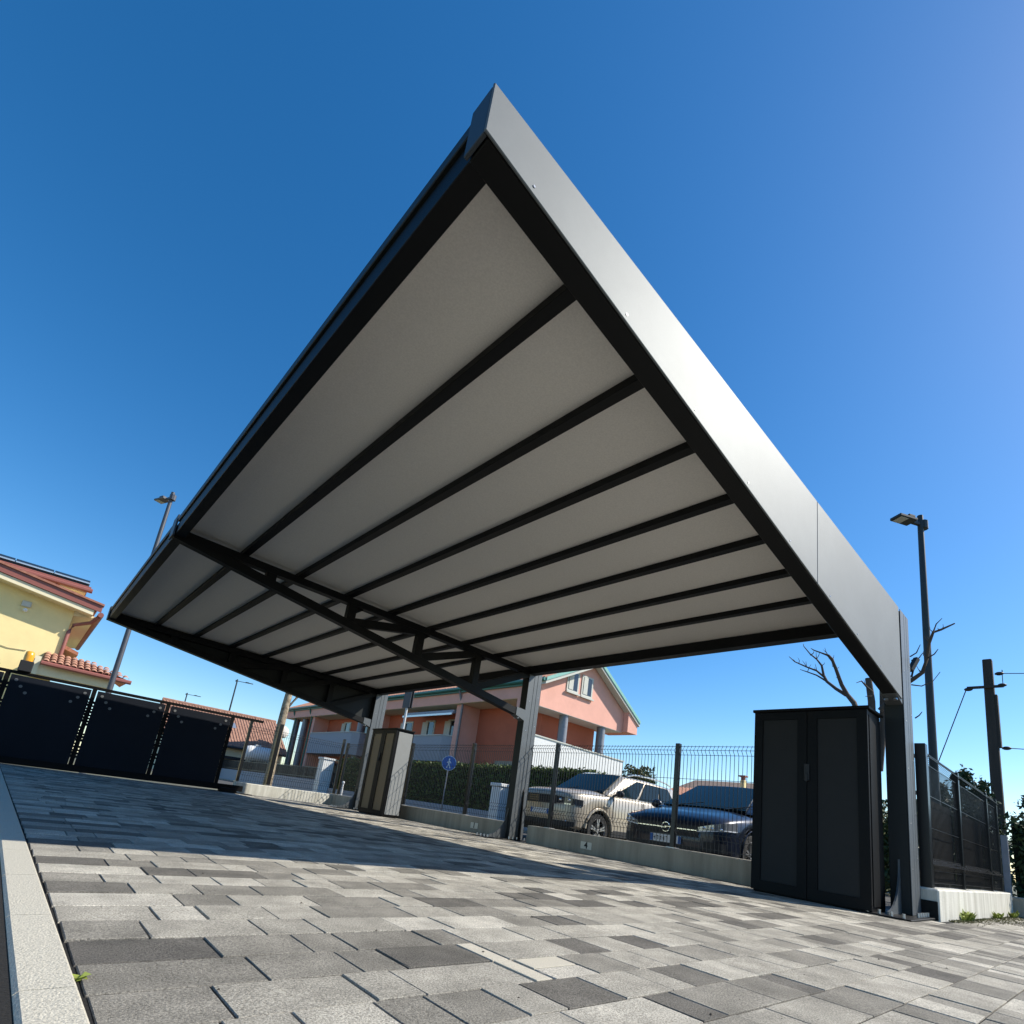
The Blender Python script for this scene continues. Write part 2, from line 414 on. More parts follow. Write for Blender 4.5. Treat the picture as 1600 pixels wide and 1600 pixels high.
# kerb blocks and the dark strip beyond them
kb = MB(); kb.add([(kerb_x(-2.4) - 0.078, -2.4, -0.09), (kerb_x(-2.4) - 0.004, -2.4, -0.09), (kerb_x(13.2) - 0.004, 13.2, -0.09), (kerb_x(13.2) - 0.078, 13.2, -0.09)], [(0, 1, 2, 3)])
kerb = tag(kb.part('kerb', EARTH), kind='structure')
y = -2.35; 
while y < 13.0:
    L = 0.5
    a, b = y + 0.002, y + L - 0.002
    mb = MB()
    prof = []
    for yy in (a, b):
        xr = kerb_x(yy); xl = xr - 0.080; z = GZ(xr, yy) + 0.004
        prof.append([(xl, yy, z - 0.14), (xl, yy, z - 0.006), (xl + 0.006, yy, z), (xr - 0.005, yy, z), (xr, yy, z - 0.005), (xr, yy, z - 0.14)])
    vs = prof[0] + prof[1]
    mb.add(vs, [tuple(range(5, -1, -1)), tuple(range(6, 12))] + [(i, i + 1, i + 7, i + 6) for i in range(5)] + [(5, 0, 6, 11)])
    mb.part('kerb_block', KERB, kerb)
    y += L
gr = MB()
gr.box(-3.2, kerb_x(13) - 0.085, -2.4, 13, -0.2, -0.105)
tag(gr.part('verge', GRAV), kind='structure')
peb = MB()
for k in range(5200):
    x = rnd.uniform(-0.75, kerb_x(0) - 0.13); yy = rnd.uniform(0.3, 6.0); r = rnd.uniform(0.008, 0.018)
    if x > kerb_x(yy) - 0.12: x = kerb_x(yy) - 0.12 - rnd.random() * 0.1
    c = Vector((x, yy, -0.10 + rnd.uniform(0, 0.01)))
    vs = [c + Vector((r * rnd.uniform(.7, 1.3) * a, r * rnd.uniform(.7, 1.3) * b, r * .7 * cc)) for a, b, cc in ((1, 0, 0), (-1, 0, 0), (0, 1, 0), (0, -1, 0), (0, 0, 1), (0, 0, -1))]
    peb.add(vs, [(0, 2, 4), (2, 1, 4), (1, 3, 4), (3, 0, 4), (2, 0, 5), (1, 2, 5), (3, 1, 5), (0, 3, 5)])
tag(peb.part('gravel', GRAV), 'black gravel strip beside the pale kerb', 'gravel', kind='stuff')

# ------------------------------------------------------------------ carport
Y0, Y1, Y2 = 1.32, 6.58, 11.85
XT, XF, XC, XR = 0.66, 6.05, 6.10, 6.40
def ztop(x): return 2.954 - 0.0226 * (x - XT)
def zbot(x): return 2.71 - 0.1523 * (x - XT)
def zsof(x): return 2.884 - 0.0150 * (x - XT)
CP = T('carport', (XC + 0.15, Y1, GZ(6.2, Y1)), 'large anthracite steel cantilever carport roof on three columns over the paving', 'carport')
# insulated roof sheet on top
mb = MB()
mb.prism([(XT + 0.06, zsof(XT) + 0.012), (XR - 0.02, zsof(XR) + 0.012), (XR - 0.02, ztop(XR) - 0.015), (XT + 0.06, ztop(XT) - 0.015)], 'y', Y0 + 0.03, Y2 + 0.15)
CP.part(mb, 'roof_sheet', STEEL)
# end fascias: folded sheet covering the truss, two sheets with a seam
LEAN = 0.0
def fascia(ya, yb, splits):
    for (a, b) in splits:
        mb = MB()
        mb.prism([(a, zbot(a)), (b, zbot(b)), (b, ztop(b)), (a, ztop(a))], 'y', ya, yb)
        mb.v = [(x_, y_ + (2.954 - z_) * LEAN, z_) for x_, y_, z_ in mb.v]
        f = CP.part(mb, 'end_fascia', FASC if yb < 3 else COLD, bevel=0.004 if yb < 3 else 0)  # far fascia takes the darker coat, its shade painted in
        if yb < 3:
            k = a + 0.25
            rv = MB()
            while k < b - 0.1:
                rv.disc((k, ya + 0.001, zbot(k) + 0.035), (0, -1, 0), 0.006, 0.004, 6); k += 0.62
            tag(CP.sub(rv, 'rivet', ZINC, f), kind='stuff')
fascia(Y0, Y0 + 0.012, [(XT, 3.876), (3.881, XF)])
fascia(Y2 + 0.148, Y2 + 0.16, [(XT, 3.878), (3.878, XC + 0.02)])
# front gutter and the end caps
mb = MB(); mb.prism([(0.672, 2.862), (0.76, 2.866), (0.76, 2.90), (0.672, 2.925)], 'y', Y0 + 0.14, Y1 - 0.07)
CP.part(mb, 'front_gutter', COLD, bevel=0.004)
mb = MB(); mb.prism([(0.672, 2.862), (0.76, 2.866), (0.76, 2.90), (0.672, 2.925)], 'y', Y1 + 0.17, Y2 + 0.02)
CP.part(mb, 'front_gutter', COLD, bevel=0.004)
for ya, yb in ((Y0 + 0.014, Y0 + 0.135), (Y1 - 0.06, Y1 + 0.16), (Y2 + 0.03, Y2 + 0.146)):
    mb = MB(); mb.box(XT + 0.002, XT + 0.02, ya, yb, 2.712, 2.950)
    CP.part(mb, 'end_cap', CAPM, bevel=0.003)
# beams along the roof
def alongY(x0, x1, z0, z1, name, m=STEEL):
    for ya, yb in ((Y0 + 0.015, Y1 + 0.05), (Y1 + 0.052, Y2 + 0.14)):
        mb = MB(); mb.box(x0, x1, ya, yb, z0, z1); CP.part(mb, name, m, bevel=0.003)
alongY(0.690, 0.785, 2.732, 2.862, 'front_beam')
alongY(6.10, 6.24, 2.66, 2.79, 'rear_beam')
DP = 0.6652
for i in range(7):
    x = 0.8207 + (i + 1) * DP - 0.118
    alongY(x + 0.004, x + 0.080, zsof(x) - 0.056, zsof(x) - 0.001, 'purlin')
# soffit panels between purlins
for i in range(8):
    xa = 0.8207 + i * DP - (0.0 if i == 0 else 0.04); xb = 0.8207 + (i + 1) * DP - 0.112
    if i == 0: xa = 0.76
    if i == 7: xb = 6.12
    for ya, yb in ((Y0 + 0.02, Y1 + 0.05), (Y1 + 0.054, Y2 + 0.14)):
        mb = MB(); zs0, zs1 = zsof(xa), zsof(xb)
        mb.prism([(xa, zs0), (xb, zs1), (xb, zs1 + 0.01), (xa, zs0 + 0.01)], 'y', ya, yb)
        CP.part(mb, 'soffit_panel', SOFF)
# trusses
NX = [1.74, 2.81, 3.90, 4.98]
def zct(x): return zsof(x) - 0.058
for yt in (Y0 + 0.015, Y1 - 0.0, Y2 + 0.02):
    ya, yb = yt, yt + 0.115
    mb = MB(); mb.prism([(XT + 0.03, zct(XT) - 0.085), (XC, zct(XC) - 0.095), (XC, zct(XC)), (XT + 0.03, zct(XT))], 'y', ya, yb)
    tc = CP.part(mb, 'truss_top_chord', STEEL, bevel=0.004)
    mb = MB(); mb.prism([(XT + 0.025, zbot(XT + 0.02) + 0.002), (XC - 0.002, zbot(XC) + 0.002), (XC - 0.002, zbot(XC) + 0.118), (XT + 0.025, zbot(XT) + 0.10)], 'y', ya + 0.002, yb - 0.002)
    CP.part(mb, 'truss_bottom_chord', STEEL, bevel=0.004)
    for k, x in enumerate(NX):
        if zct(x) - 0.07 - (zbot(x) + 0.10) > 0.01:
            mb = MB(); mb.box(x - 0.058, x + 0.058, ya + 0.008, yb - 0.008, zbot(x) + 0.08, zct(x) - 0.06)
            CP.part(mb, 'truss_vertical', STEEL, bevel=0.003)
        if k >= 1:
            mb = MB(); zt_ = zct(x) - 0.09; mb.prism([(x + 0.05, zt_ + 0.02), (x + 0.05, zt_ - 0.10), (x + 0.20, zt_ + 0.02)], 'y', (ya + yb) / 2 - 0.006, (ya + yb) / 2 + 0.006)
            CP.part(mb, 'knee_plate', STEEL)
        x2 = (NX + [XC + 0.02])[k + 1]
        if k >= 1:
            mb = MB(); mb.beam((x + 0.03, (ya + yb) / 2, zbot(x) + 0.10), (x2 - 0.02, (ya + yb) / 2, zct(x2) - 0.08), yb - ya - 0.024, 0.11)
            CP.part(mb, 'truss_diagonal', STEEL, bevel=0.003)
    # bracket that bolts the bottom chord to the column
    mb = MB(); zb = zbot(XC)
    mb.prism([(XC - 0.20, zb + 0.028), (XC - 0.001, zb - 0.035), (XC - 0.001, zb + 0.15), (XC - 0.20, zb + 0.165)], 'y', ya - 0.006, yb + 0.012)
    br = CP.part(mb, 'truss_bracket', COLM, bevel=0.003)
    bt = MB()
    for yy in (ya + 0.02, yb - 0.02):
        bt.disc((XC - 0.13, yy, zb + 0.0), (-0.25, 0, -1), 0.018, 0.016, 8)
    tag(CP.sub(bt, 'bolt', ZINC, br), kind='stuff')
# columns
for n, yc in enumerate((Y0, Y1, Y2)):
    z0 = GZ(6.2, yc) + 0.02
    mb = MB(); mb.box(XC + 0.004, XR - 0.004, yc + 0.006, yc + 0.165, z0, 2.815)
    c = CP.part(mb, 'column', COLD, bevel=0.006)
    for a, b in ((XC, XC + 0.125), (XC + 0.131, XC + 0.205), (XC + 0.211, XR)):
        mb = MB(); mb.box(a, b, yc, yc + 0.0055, z0 + 0.002, 2.83 - 0.0226 * (a - XF)); CP.sub(mb, 'column_board', COLM, c, bevel=0.0015)
    # base plate, stiffening ribs, bolts
    mb = MB(); mb.box(XC - 0.52, XR + 0.05, yc - 0.10 if n == 0 else yc - 0.06, yc + 0.27, z0 - 0.022, z0 - 0.001)
    bp = CP.part(mb, 'base_plate', STEEL, bevel=0.003)
    def rib(sign, x_edge, length, hgt, yr, m=COLM):
        pts = [(x_edge, z0), (x_edge + sign * length, z0), (x_edge + sign * length, z0 + 0.025)]
        for k in range(1, 11):
            t = k / 10
            pts.append((x_edge + sign * length * (1 - math.sin(t * math.pi / 2)) + sign * 0.012, z0 + 0.025 + (hgt - 0.025) * (1 - math.cos(t * math.pi / 2))))
        pts.append((x_edge, z0 + hgt))
        mb = MB(); mb.prism(pts, 'y', yr, yr + 0.014); CP.part(mb, 'rib', m)
    rib(-1, XC, 0.40, 0.46, yc + 0.08)
    if n > 0:
        pts = [(yc - 0.001, z0), (yc - 0.055, z0), (yc - 0.055, z0 + 0.03), (yc - 0.018, z0 + 0.75), (yc - 0.001, z0 + 0.80)]
        mb = MB(); mb.prism(pts, 'x', XC + 0.19, XC + 0.204); CP.part(mb, 'rib', STEEL)
    bl = MB()
    for k in range(6):
        xx = XC - 0.03 + k * 0.085
        bl.tube([(xx, yc - 0.045 if n == 0 else yc - 0.04, z0 - 0.002), (xx, yc - 0.045 if n == 0 else yc - 0.04, z0 + 0.034)], 0.012, 6)
    for k in range(4):
        xx = XC - 0.49 + k * 0.0
        bl.tube([(XC - 0.47, yc - 0.04 + k * 0.085, z0 - 0.002), (XC - 0.47, yc - 0.04 + k * 0.085, z0 + 0.034)], 0.012, 6)
    tag(CP.sub(bl, 'bolt', ZINC, bp), kind='stuff')
    sc = MB()
    for zz in (0.35, 0.75, 1.25, 1.7, 2.2):
        sc.disc((XC + 0.065, yc + 0.0005, zz), (0, -1, 0), 0.006, 0.004, 6); sc.disc((XC + 0.255, yc + 0.0005, zz + .1), (0, -1, 0), 0.006, 0.004, 6)
    tag(CP.sub(sc, 'screw', ZINC, c), kind='stuff')

# ------------------------------------------------------------------ walls
def wallbox(name, x0, x1, y0, y1, ztopv, m, label, zb=None, cap=True):
    mb = MB(); mb.box(x0, x1, y0, y1, (GZ((x0 + x1) / 2, (y0 + y1) / 2) - 0.12) if zb is None else zb, ztopv)
    o = mb.part(name, m, bevel=0.012); tag(o, label, 'wall', 'low concrete walls under the fence'); return o
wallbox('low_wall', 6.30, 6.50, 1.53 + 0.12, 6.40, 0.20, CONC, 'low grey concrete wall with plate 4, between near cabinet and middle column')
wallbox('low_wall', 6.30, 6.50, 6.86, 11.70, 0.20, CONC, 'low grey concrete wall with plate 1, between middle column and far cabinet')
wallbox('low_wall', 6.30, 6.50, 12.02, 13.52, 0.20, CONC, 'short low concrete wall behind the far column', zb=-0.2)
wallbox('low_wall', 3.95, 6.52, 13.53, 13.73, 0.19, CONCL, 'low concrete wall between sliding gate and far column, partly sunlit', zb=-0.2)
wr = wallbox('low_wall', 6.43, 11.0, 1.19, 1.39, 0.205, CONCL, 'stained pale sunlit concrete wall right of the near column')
mb = MB(); mb.box(6.415, 6.428, 1.20, 1.40, -0.06, 0.10); tag(mb.part('anchor_plate', STEEL, bevel=0.003), 'dark steel anchor plate between near column and pale wall', 'plate')
wallbox('low_wall', 11.02, 11.22, -5.0, 1.38, 0.16, CONC, 'bluish grey neighbour wall at the far right edge')

def text_mesh(s, size, m):
    cu = bpy.data.curves.new('digit', 'FONT'); cu.body = s; cu.size = size; cu.align_x = 'CENTER'; cu.align_y = 'CENTER'; cu.extrude = 0.0008; cu.offset = 0.004
    tmp = bpy.data.objects.new('tmp', cu); COL.objects.link(tmp)
    dg = bpy.context.evaluated_depsgraph_get(); me = bpy.data.meshes.new_from_object(tmp.evaluated_get(dg))
    bpy.data.objects.remove(tmp); me.materials.clear(); me.materials.append(m); return me
for s, yc in (('1', 7.71), ('4', 5.17)):
    t = T('number_plate', (6.299, yc, 0.05), 'small cream plate with a black figure %s, on the wall %s the middle column' % (s, 'left of' if s == '1' else 'right of'), 'number plate', 'parking space plates')
    mb = MB(); mb.box(6.290, 6.2985, yc - 0.10, yc + 0.10, 0.0, 0.098); t.part(mb, 'plate', PLATEW, bevel=0.002)
    o = bpy.data.objects.new('digit', text_mesh(s, 0.12, INK)); COL.objects.link(o); o.parent = t.o; o.matrix_parent_inverse = Matrix.Translation(-t.loc)
    o.matrix_world = Matrix.Translation((6.2885, yc, 0.049)) @ Matrix(((0, 0, -1), (-1, 0, 0), (0, 1, 0))).to_4x4()

# ------------------------------------------------------------------ welded mesh fences
ZB, ZT = 0.215, 1.50
def fold(z):       # out-of-plane offset of the folded wires
    for c in (1.43, 0.42):
        if abs(z - c) < 0.055: return 0.045 * (1 - abs(z - c) / 0.055)
    return 0.0
def fence_panel(P, a, b, zb=ZB, zt=ZT):
    # P(s, off, z) -> point; panel from s=a to s=b
    mb = MB(); n = max(2, int(round((b - a) / 0.052)))
    zs = [zb, 0.365, 0.42, 0.475, 1.375, 1.43, 1.485, zt]
    for k in range(n + 1):
        s = a + (b - a) * k / n
        mb.tube([P(s, fold(z), z) for z in zs], 0.0037, 4, False)
    for z in (0.25, 0.365, 0.42, 0.475, 0.76, 1.07, 1.375, 1.43, 1.485):
        mb.tube([P(a, fold(z) + 0.006, z), P(b, fold(z) + 0.006, z)], 0.0038, 4, False)
    return mb
def fence(name, base, label, P, posts, zt=1.525, top_from=ZT, skip=(), wide=()):
    t = T(name, base, label, 'fence')
    for i, s in enumerate(posts):
        hw = 0.03 if i not in wide else 0.045
        mb = MB(); c = [P(s - hw, -hw, 0), P(s + hw, -hw, 0), P(s + hw, hw, 0), P(s - hw, hw, 0)]
        mb.prism([(p[0], p[1]) for p in c], 'z', 0.195, zt if i not in wide else zt + 0.05)
        po = t.part(mb, 'post', POSTM, bevel=0.004)
        cl = MB()
        for z in (0.42, 0.76, 1.07, 1.43):
            q = P(s, -hw - 0.006, z); cl.box(q[0] - 0.016, q[0] + 0.016, q[1] - 0.016, q[1] + 0.016, z - 0.018, z + 0.018)
        tag(t.sub(cl, 'clamp', WIRE, po), kind='stuff')
        ft = MB(); q = P(s, 0, 0); ft.box(q[0] - 0.06, q[0] + 0.06, q[1] - 0.06, q[1] + 0.06, 0.1995, 0.209); t.sub(ft, 'foot_plate', ZINC, po)
    for i in range(len(posts) - 1):
        if i in skip: continue
        t.part(fence_panel(P, posts[i] + 0.035, posts[i + 1] - 0.035), 'wire_panel', WIRE)
    return t
rp = [1.72, 3.87, 6.02, 8.17, 10.32, 12.3, 13.45]
fence('mesh_fence', (6.4, 6.0, 0.2), 'black welded mesh fence on the low wall behind the carport columns', lambda s, o, z: (6.4 + 0.0 - o, s, z), rp)
fence('mesh_fence', (5.2, 13.63, 0.2), 'black welded mesh fence between sliding gate and far column', lambda s, o, z: (s, 13.63 - o, z), [3.99, 4.68, 6.36], zt=1.62, wide=(1,))
sf = fence('mesh_fence', (8.5, 1.29, 0.2), 'black mesh fence with dark screen on the pale wall at right', lambda s, o, z: (s, 1.29 - o, z), [6.53, 8.12, 10.0, 10.85], wide=(0,), zt=1.50)
for a, b in ((6.62, 8.06), (8.18, 9.94)):
    mb = MB(); mb.box(a, b, 1.335, 1.341, 0.25, 1.06); sf.part(mb, 'privacy_screen', SCREEN)

# ------------------------------------------------------------------ storage cabinets
def cabinet(x, y0, y1, zb, zt, dm, sm, label):
    t = T('storage_cabinet', (x + 0.2, (y0 + y1) / 2, zb), label, 'cabinet', 'tall two-door storage cabinets')
    D = 0.42
    mb = MB(); mb.box(x + 0.035, x + D, y0 + 0.012, y1 - 0.012, zb, zt - 0.03); t.part(mb, 'body', CABF, bevel=0.006)
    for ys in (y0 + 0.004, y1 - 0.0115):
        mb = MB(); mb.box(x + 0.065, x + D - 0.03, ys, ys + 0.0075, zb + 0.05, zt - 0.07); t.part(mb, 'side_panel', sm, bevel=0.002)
    mb = MB(); mb.box(x - 0.012, x + D + 0.012, y0 - 0.014, y1 + 0.014, zt - 0.029, zt); t.part(mb, 'top', CABF, bevel=0.005)
    ym = (y0 + y1) / 2
    for a, b in ((y0 + 0.005, ym - 0.003), (ym + 0.003, y1 - 0.005)):
        # door leaf: a frame of four rails round a recessed field
        mb = MB(); r = 0.085
        mb.box(x, x + 0.034, a, a + r, zb + 0.02, zt - 0.035); mb.box(x, x + 0.034, b - r, b, zb + 0.02, zt - 0.035)
        mb.box(x + 0.0005, x + 0.034, a + r, b - r, zb + 0.02, zb + 0.02 + 0.09); mb.box(x + 0.0005, x + 0.034, a + r, b - r, zt - 0.035 - 0.075, zt - 0.035)
        d = t.part(mb, 'door', CABF)
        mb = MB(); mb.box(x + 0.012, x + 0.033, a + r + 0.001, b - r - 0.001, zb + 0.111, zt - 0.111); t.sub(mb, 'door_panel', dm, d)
    zh = zb + 1.17
    mb = MB(); mb.box(x - 0.016, x - 0.0005, ym - 0.024, ym + 0.024, zh - 0.09, zh + 0.07); mb.box(x - 0.028, x - 0.0155, ym - 0.012, ym + 0.012, zh - 0.10, zh - 0.02)
    t.part(mb, 'handle', TRIM, bevel=0.004)
    return t
cabinet(5.60, 1.49, 2.52, -0.054, 1.735, CABD, CABF, 'tall black two-door storage cabinet beside the near column')
cabinet(5.62, 9.77, 10.78, -0.062, 1.70, CABD2, CABS2, 'tall two-door cabinet with doors tinted for warm bounce light beside the far column')

# ------------------------------------------------------------------ sliding gate with tarpaulins
YG = 13.0
GATEM = mat('matt_black_gate_paint', (0.004, 0.004, 0.0045), 0.6, spec=0.12)
gt = T('sliding_gate', (1.5, YG, -0.03), 'long dark sliding gate covered with navy tarpaulin sheets', 'gate')
xs = [-1.55, -0.36, 0.90, 2.145, 3.40]
mb = MB(); mb.box(-3.2, 4.05, YG - 0.02, YG + 0.02, 1.545, 1.60); gt.part(mb, 'top_rail', GATEM, bevel=0.004)
mb = MB(); mb.box(-3.2, 3.95, YG - 0.05, YG + 0.05, 0.0, 0.12); gt.part(mb, 'bottom_rail', GATEM, bevel=0.006)
mb = MB(); mb.box(-3.2, 4.15, YG - 0.14, YG + 0.14, -0.16, -0.035); gt.part(mb, 'track', GATEM, bevel=0.004)
mb = MB(); mb.box(3.45, 3.80, YG - 0.20, YG - 0.06, -0.05, 0.05); gt.part(mb, 'wheel_box', GATEM, bevel=0.01)
for x in xs:
    mb = MB(); mb.box(x - 0.035, x + 0.035, YG - 0.018, YG + 0.018, 0.12, 1.545); gt.part(mb, 'upright', GATEM, bevel=0.003)
gm = MB(); gm.disc((0, 0, 0), (0, -1, 0), 0.026, 0.008, 14); WASHER = gm.mesh('washer', mat('dull_washer', (0.16, 0.16, 0.16), 0.6, 0.4))
for a, b in zip(xs[:-1], xs[1:]):
    # slightly sagging sheet, laced to the frame with a gap of light all round
    mb = MB(); N = 14; x0, x1, z0, z1 = a + 0.051, b - 0.047, 0.105, 1.526
    ph = rnd.uniform(0, 6)
    vs = []
    for j in range(N + 1):
        for i in range(N + 1):
            u, vv = i / N, j / N
            e = math.sin(math.pi * u) * math.sin(math.pi * vv)
            vs.append((x0 + (x1 - x0) * u, YG - 0.03 - 0.018 * e - 0.008 * e * math.sin(6 * u + 5 * vv + ph), z0 + (z1 - z0) * vv))
    n1 = (N + 1) ** 2
    vs += [(x, y_ + 0.003, z) for x, y_, z in vs]
    fs = []
    for j in range(N):
        for i in range(N):
            k = j * (N + 1) + i; fs.append((k, k + 1, k + N + 2, k + N + 1)); fs.append((k + n1, k + N + 1 + n1, k + N + 2 + n1, k + 1 + n1))
    mb.add(vs, fs); tp = gt.part(mb, 'tarpaulin', TARP, smooth=40)
    for sx in (1, -1):
        xc = x0 if sx == 1 else x1
        for k in range(3):
            shared('washer', WASHER, tp, (xc + sx * (0.085 + 0.085 * k), YG - 0.033, 1.44 - 0.10 * k))
    lace = MB(); z = 0.25
    while z < 1.35:
        for xx in (a + 0.043, b - 0.041):
            if rnd.random() < 0.8: lace.box(xx - 0.012, xx + 0.012, YG - 0.03, YG - 0.024, z, z + rnd.uniform(.03, .06))
        z += 0.06
    tag(gt.sub(lace, 'lacing', GATEM, tp), kind='stuff')
mb = MB(); mb.box(-0.62, -0.50, YG - 0.22, YG - 0.10, -0.1, 1.66); tag(mb.part('gate_post', GATEM, bevel=0.006), 'dark square gate post at the left end of the gate', 'post')
t = T('beacon_lamp', (-0.17, YG, 1.60), 'amber flashing beacon on a black base above the gate', 'lamp')
mb = MB(); mb.box(-0.26, -0.07, YG - 0.09, YG + 0.07, 1.602, 1.80); t.part(mb, 'base', TRIM, bevel=0.012)
mb = MB(); mb.tube([(-0.165, YG - 0.01, 1.80), (-0.165, YG - 0.01, 1.90), (-0.165, YG - 0.01, 1.965), (-0.165, YG - 0.01, 1.985)], [0.072, 0.072, 0.062, 0.035], 16); t.part(mb, 'lens', AMBER, smooth=50)
t = T('gate_motor', (-0.45, YG - 0.4, -0.02), 'dark gate motor box with pale cover edge beside the gate', 'gate motor')
mb = MB(); mb.box(-0.85, -0.32, YG - 0.62, YG - 0.30, -0.12, 0.24); t.part(mb, 'housing', TRIM, bevel=0.04)
mb = MB(); mb.tube([(-0.85, YG - 0.63, 0.255), (-0.6, YG - 0.63, 0.27), (-0.32, YG - 0.63, 0.25)], 0.012, 6); t.part(mb, 'cover_edge', ALU)

# ------------------------------------------------------------------ cars
def loft_body(mb, st):
    rings = []
    for (x, w_, zb, zs, zt) in st:
        half = [(w_ * 0.90, zb), (w_ * 0.985, zb + 0.05), (w_, zb + (zs - zb) * 0.30), (w_, zb + (zs - zb) * 0.62), (w_ * 0.985, zs - 0.05), (w_ * 0.945, zs), (w_ * 0.62, zs + (zt - zs) * 0.72), (w_ * 0.3, zs + (zt - zs) * 0.95), (0, zt)]
        ring = [(x, -yy, z) for yy, z in half] + [(x, yy, z) for yy, z in reversed(half[:-1])]
        rings.append(ring)
    n = len(rings[0]); o = len(mb.v)
    for rg in rings: mb.v += rg
    for i in range(len(rings) - 1):
        for k in range(n - 1):
            mb.f.append((o + i * n + k, o + i * n + k + 1, o + (i + 1) * n + k + 1, o + (i + 1) * n + k))
    mb.f.append(tuple(o + k for k in range(n))); mb.f.append(tuple(o + (len(rings) - 1) * n + k for k in range(n - 1, -1, -1)))
def interp(pts, x):
    for (a, b), (c, d) in zip(pts[:-1], pts[1:]):
        if a <= x <= c: return b + (d - b) * (x - a) / (c - a) if c > a else b
    return pts[0][1] if x < pts[0][0] else pts[-1][1]
def strip(mb, plan, z0, z1, th=0.014):
    # a band of given height following a plan curve, th proud of it (plan = list of (x, y))
    n = len(plan); out = []
    for i, (x, y_) in enumerate(plan):
        a = Vector(plan[max(0, i - 1)]); b = Vector(plan[min(n - 1, i + 1)]); d = (b - a).normalized(); out.append((x - abs(d.y) * th, y_ + (d.x if y_ >= 0 else d.x) * 0 + math.copysign(abs(d.x), y_) * th))
    Z0 = z0 if isinstance(z0, list) else [z0] * n; Z1 = z1 if isinstance(z1, list) else [z1] * n
    vs = []
    for i in range(n): vs += [(plan[i][0], plan[i][1], Z0[i]), (out[i][0], out[i][1], Z0[i]), (out[i][0], out[i][1], Z1[i]), (plan[i][0], plan[i][1], Z1[i])]
    fs = [(0, 1, 2, 3), (4 * n - 1, 4 * n - 2, 4 * n - 3, 4 * n - 4)]
    for i in range(n - 1):
        for k in range(4): fs.append((4 * i + k, 4 * i + (k + 1) % 4, 4 * i + 4 + (k + 1) % 4, 4 * i + 4 + k))
    mb.add(vs, fs)
def bil(q, u, v_):
    a, b, c, d = [Vector(p) for p in q]
    return (a * (1 - u) + b * u) * (1 - v_) + (d * (1 - u) + c * u) * v_
def pane(mb, q, u0, u1, v0, v1, nrm, th=0.008, cut=0.0):
    nrm = Vector(nrm).normalized()
    P4 = [bil(q, u0, v0), bil(q, u1, v0), bil(q, u1 - cut, v1), bil(q, u0 + cut, v1)]
    a = [p + nrm * th for p in P4]; b = [p - nrm * 0.004 for p in P4]
    mb.add(a + b, [(0, 1, 2, 3), (7, 6, 5, 4)] + [(i, i + 4, (i + 1) % 4 + 4, (i + 1) % 4) for i in range(4)])
def wheel(par, x, y_, z, r, wdt, side):
    mb = MB(); ny = side
    ring = [(0.72 * r, -0.5), (0.93 * r, -0.5), (r, -0.36), (r, 0.36), (0.93 * r, 0.5), (0.68 * r, 0.5), (0.66 * r, 0.30)]
    seg = 28; o = len(mb.v)
    for rr, t_ in ring:
        for k in range(seg):
            a = 2 * math.pi * k / seg; mb.v.append((x + rr * math.cos(a), y_ + ny * t_ * wdt, z + rr * math.sin(a)))
    for i in range(len(ring) - 1):
        for k in range(seg):
            k2 = (k + 1) % seg; mb.f.append((o + i * seg + k, o + i * seg + k2, o + (i + 1) * seg + k2, o + (i + 1) * seg + k))
    wo_ = mb.part('wheel', RUBBER, par, smooth=40)
    rm = MB()
    rm.tube([(x, y_ + ny * wdt * 0.1, z), (x, y_ + ny * wdt * 0.13, z)], 0.66 * r, 24)
    rm.part('rim_well', TRIM, wo_)
    rm = MB()
    for k in range(5):
        a = 2 * math.pi * k / 5 + 0.3
        for da in (-0.14, 0.14):
            rm.beam((x + 0.10 * r * math.cos(a), y_ + ny * wdt * 0.40, z + 0.10 * r * math.sin(a)), (x + 0.66 * r * math.cos(a + da), y_ + ny * wdt * 0.40, z + 0.66 * r * math.sin(a + da)), 0.09 * r, 0.05, up=(0, ny, 0))
    rm.tube([(x, y_ + ny * wdt * 0.32, z), (x, y_ + ny * wdt * 0.47, z)], 0.15 * r, 12)
    seg = 24; pr_ = []
    for k in range(seg + 1):
        a = 2 * math.pi * k / seg; pr_.append((x + 0.68 * r * math.cos(a), y_ + ny * wdt * 0.44, z + 0.68 * r * math.sin(a)))
    rm.tube(pr_, 0.012, 5, False)
    rm.part('rim', ALLOY, wo_, smooth=40)

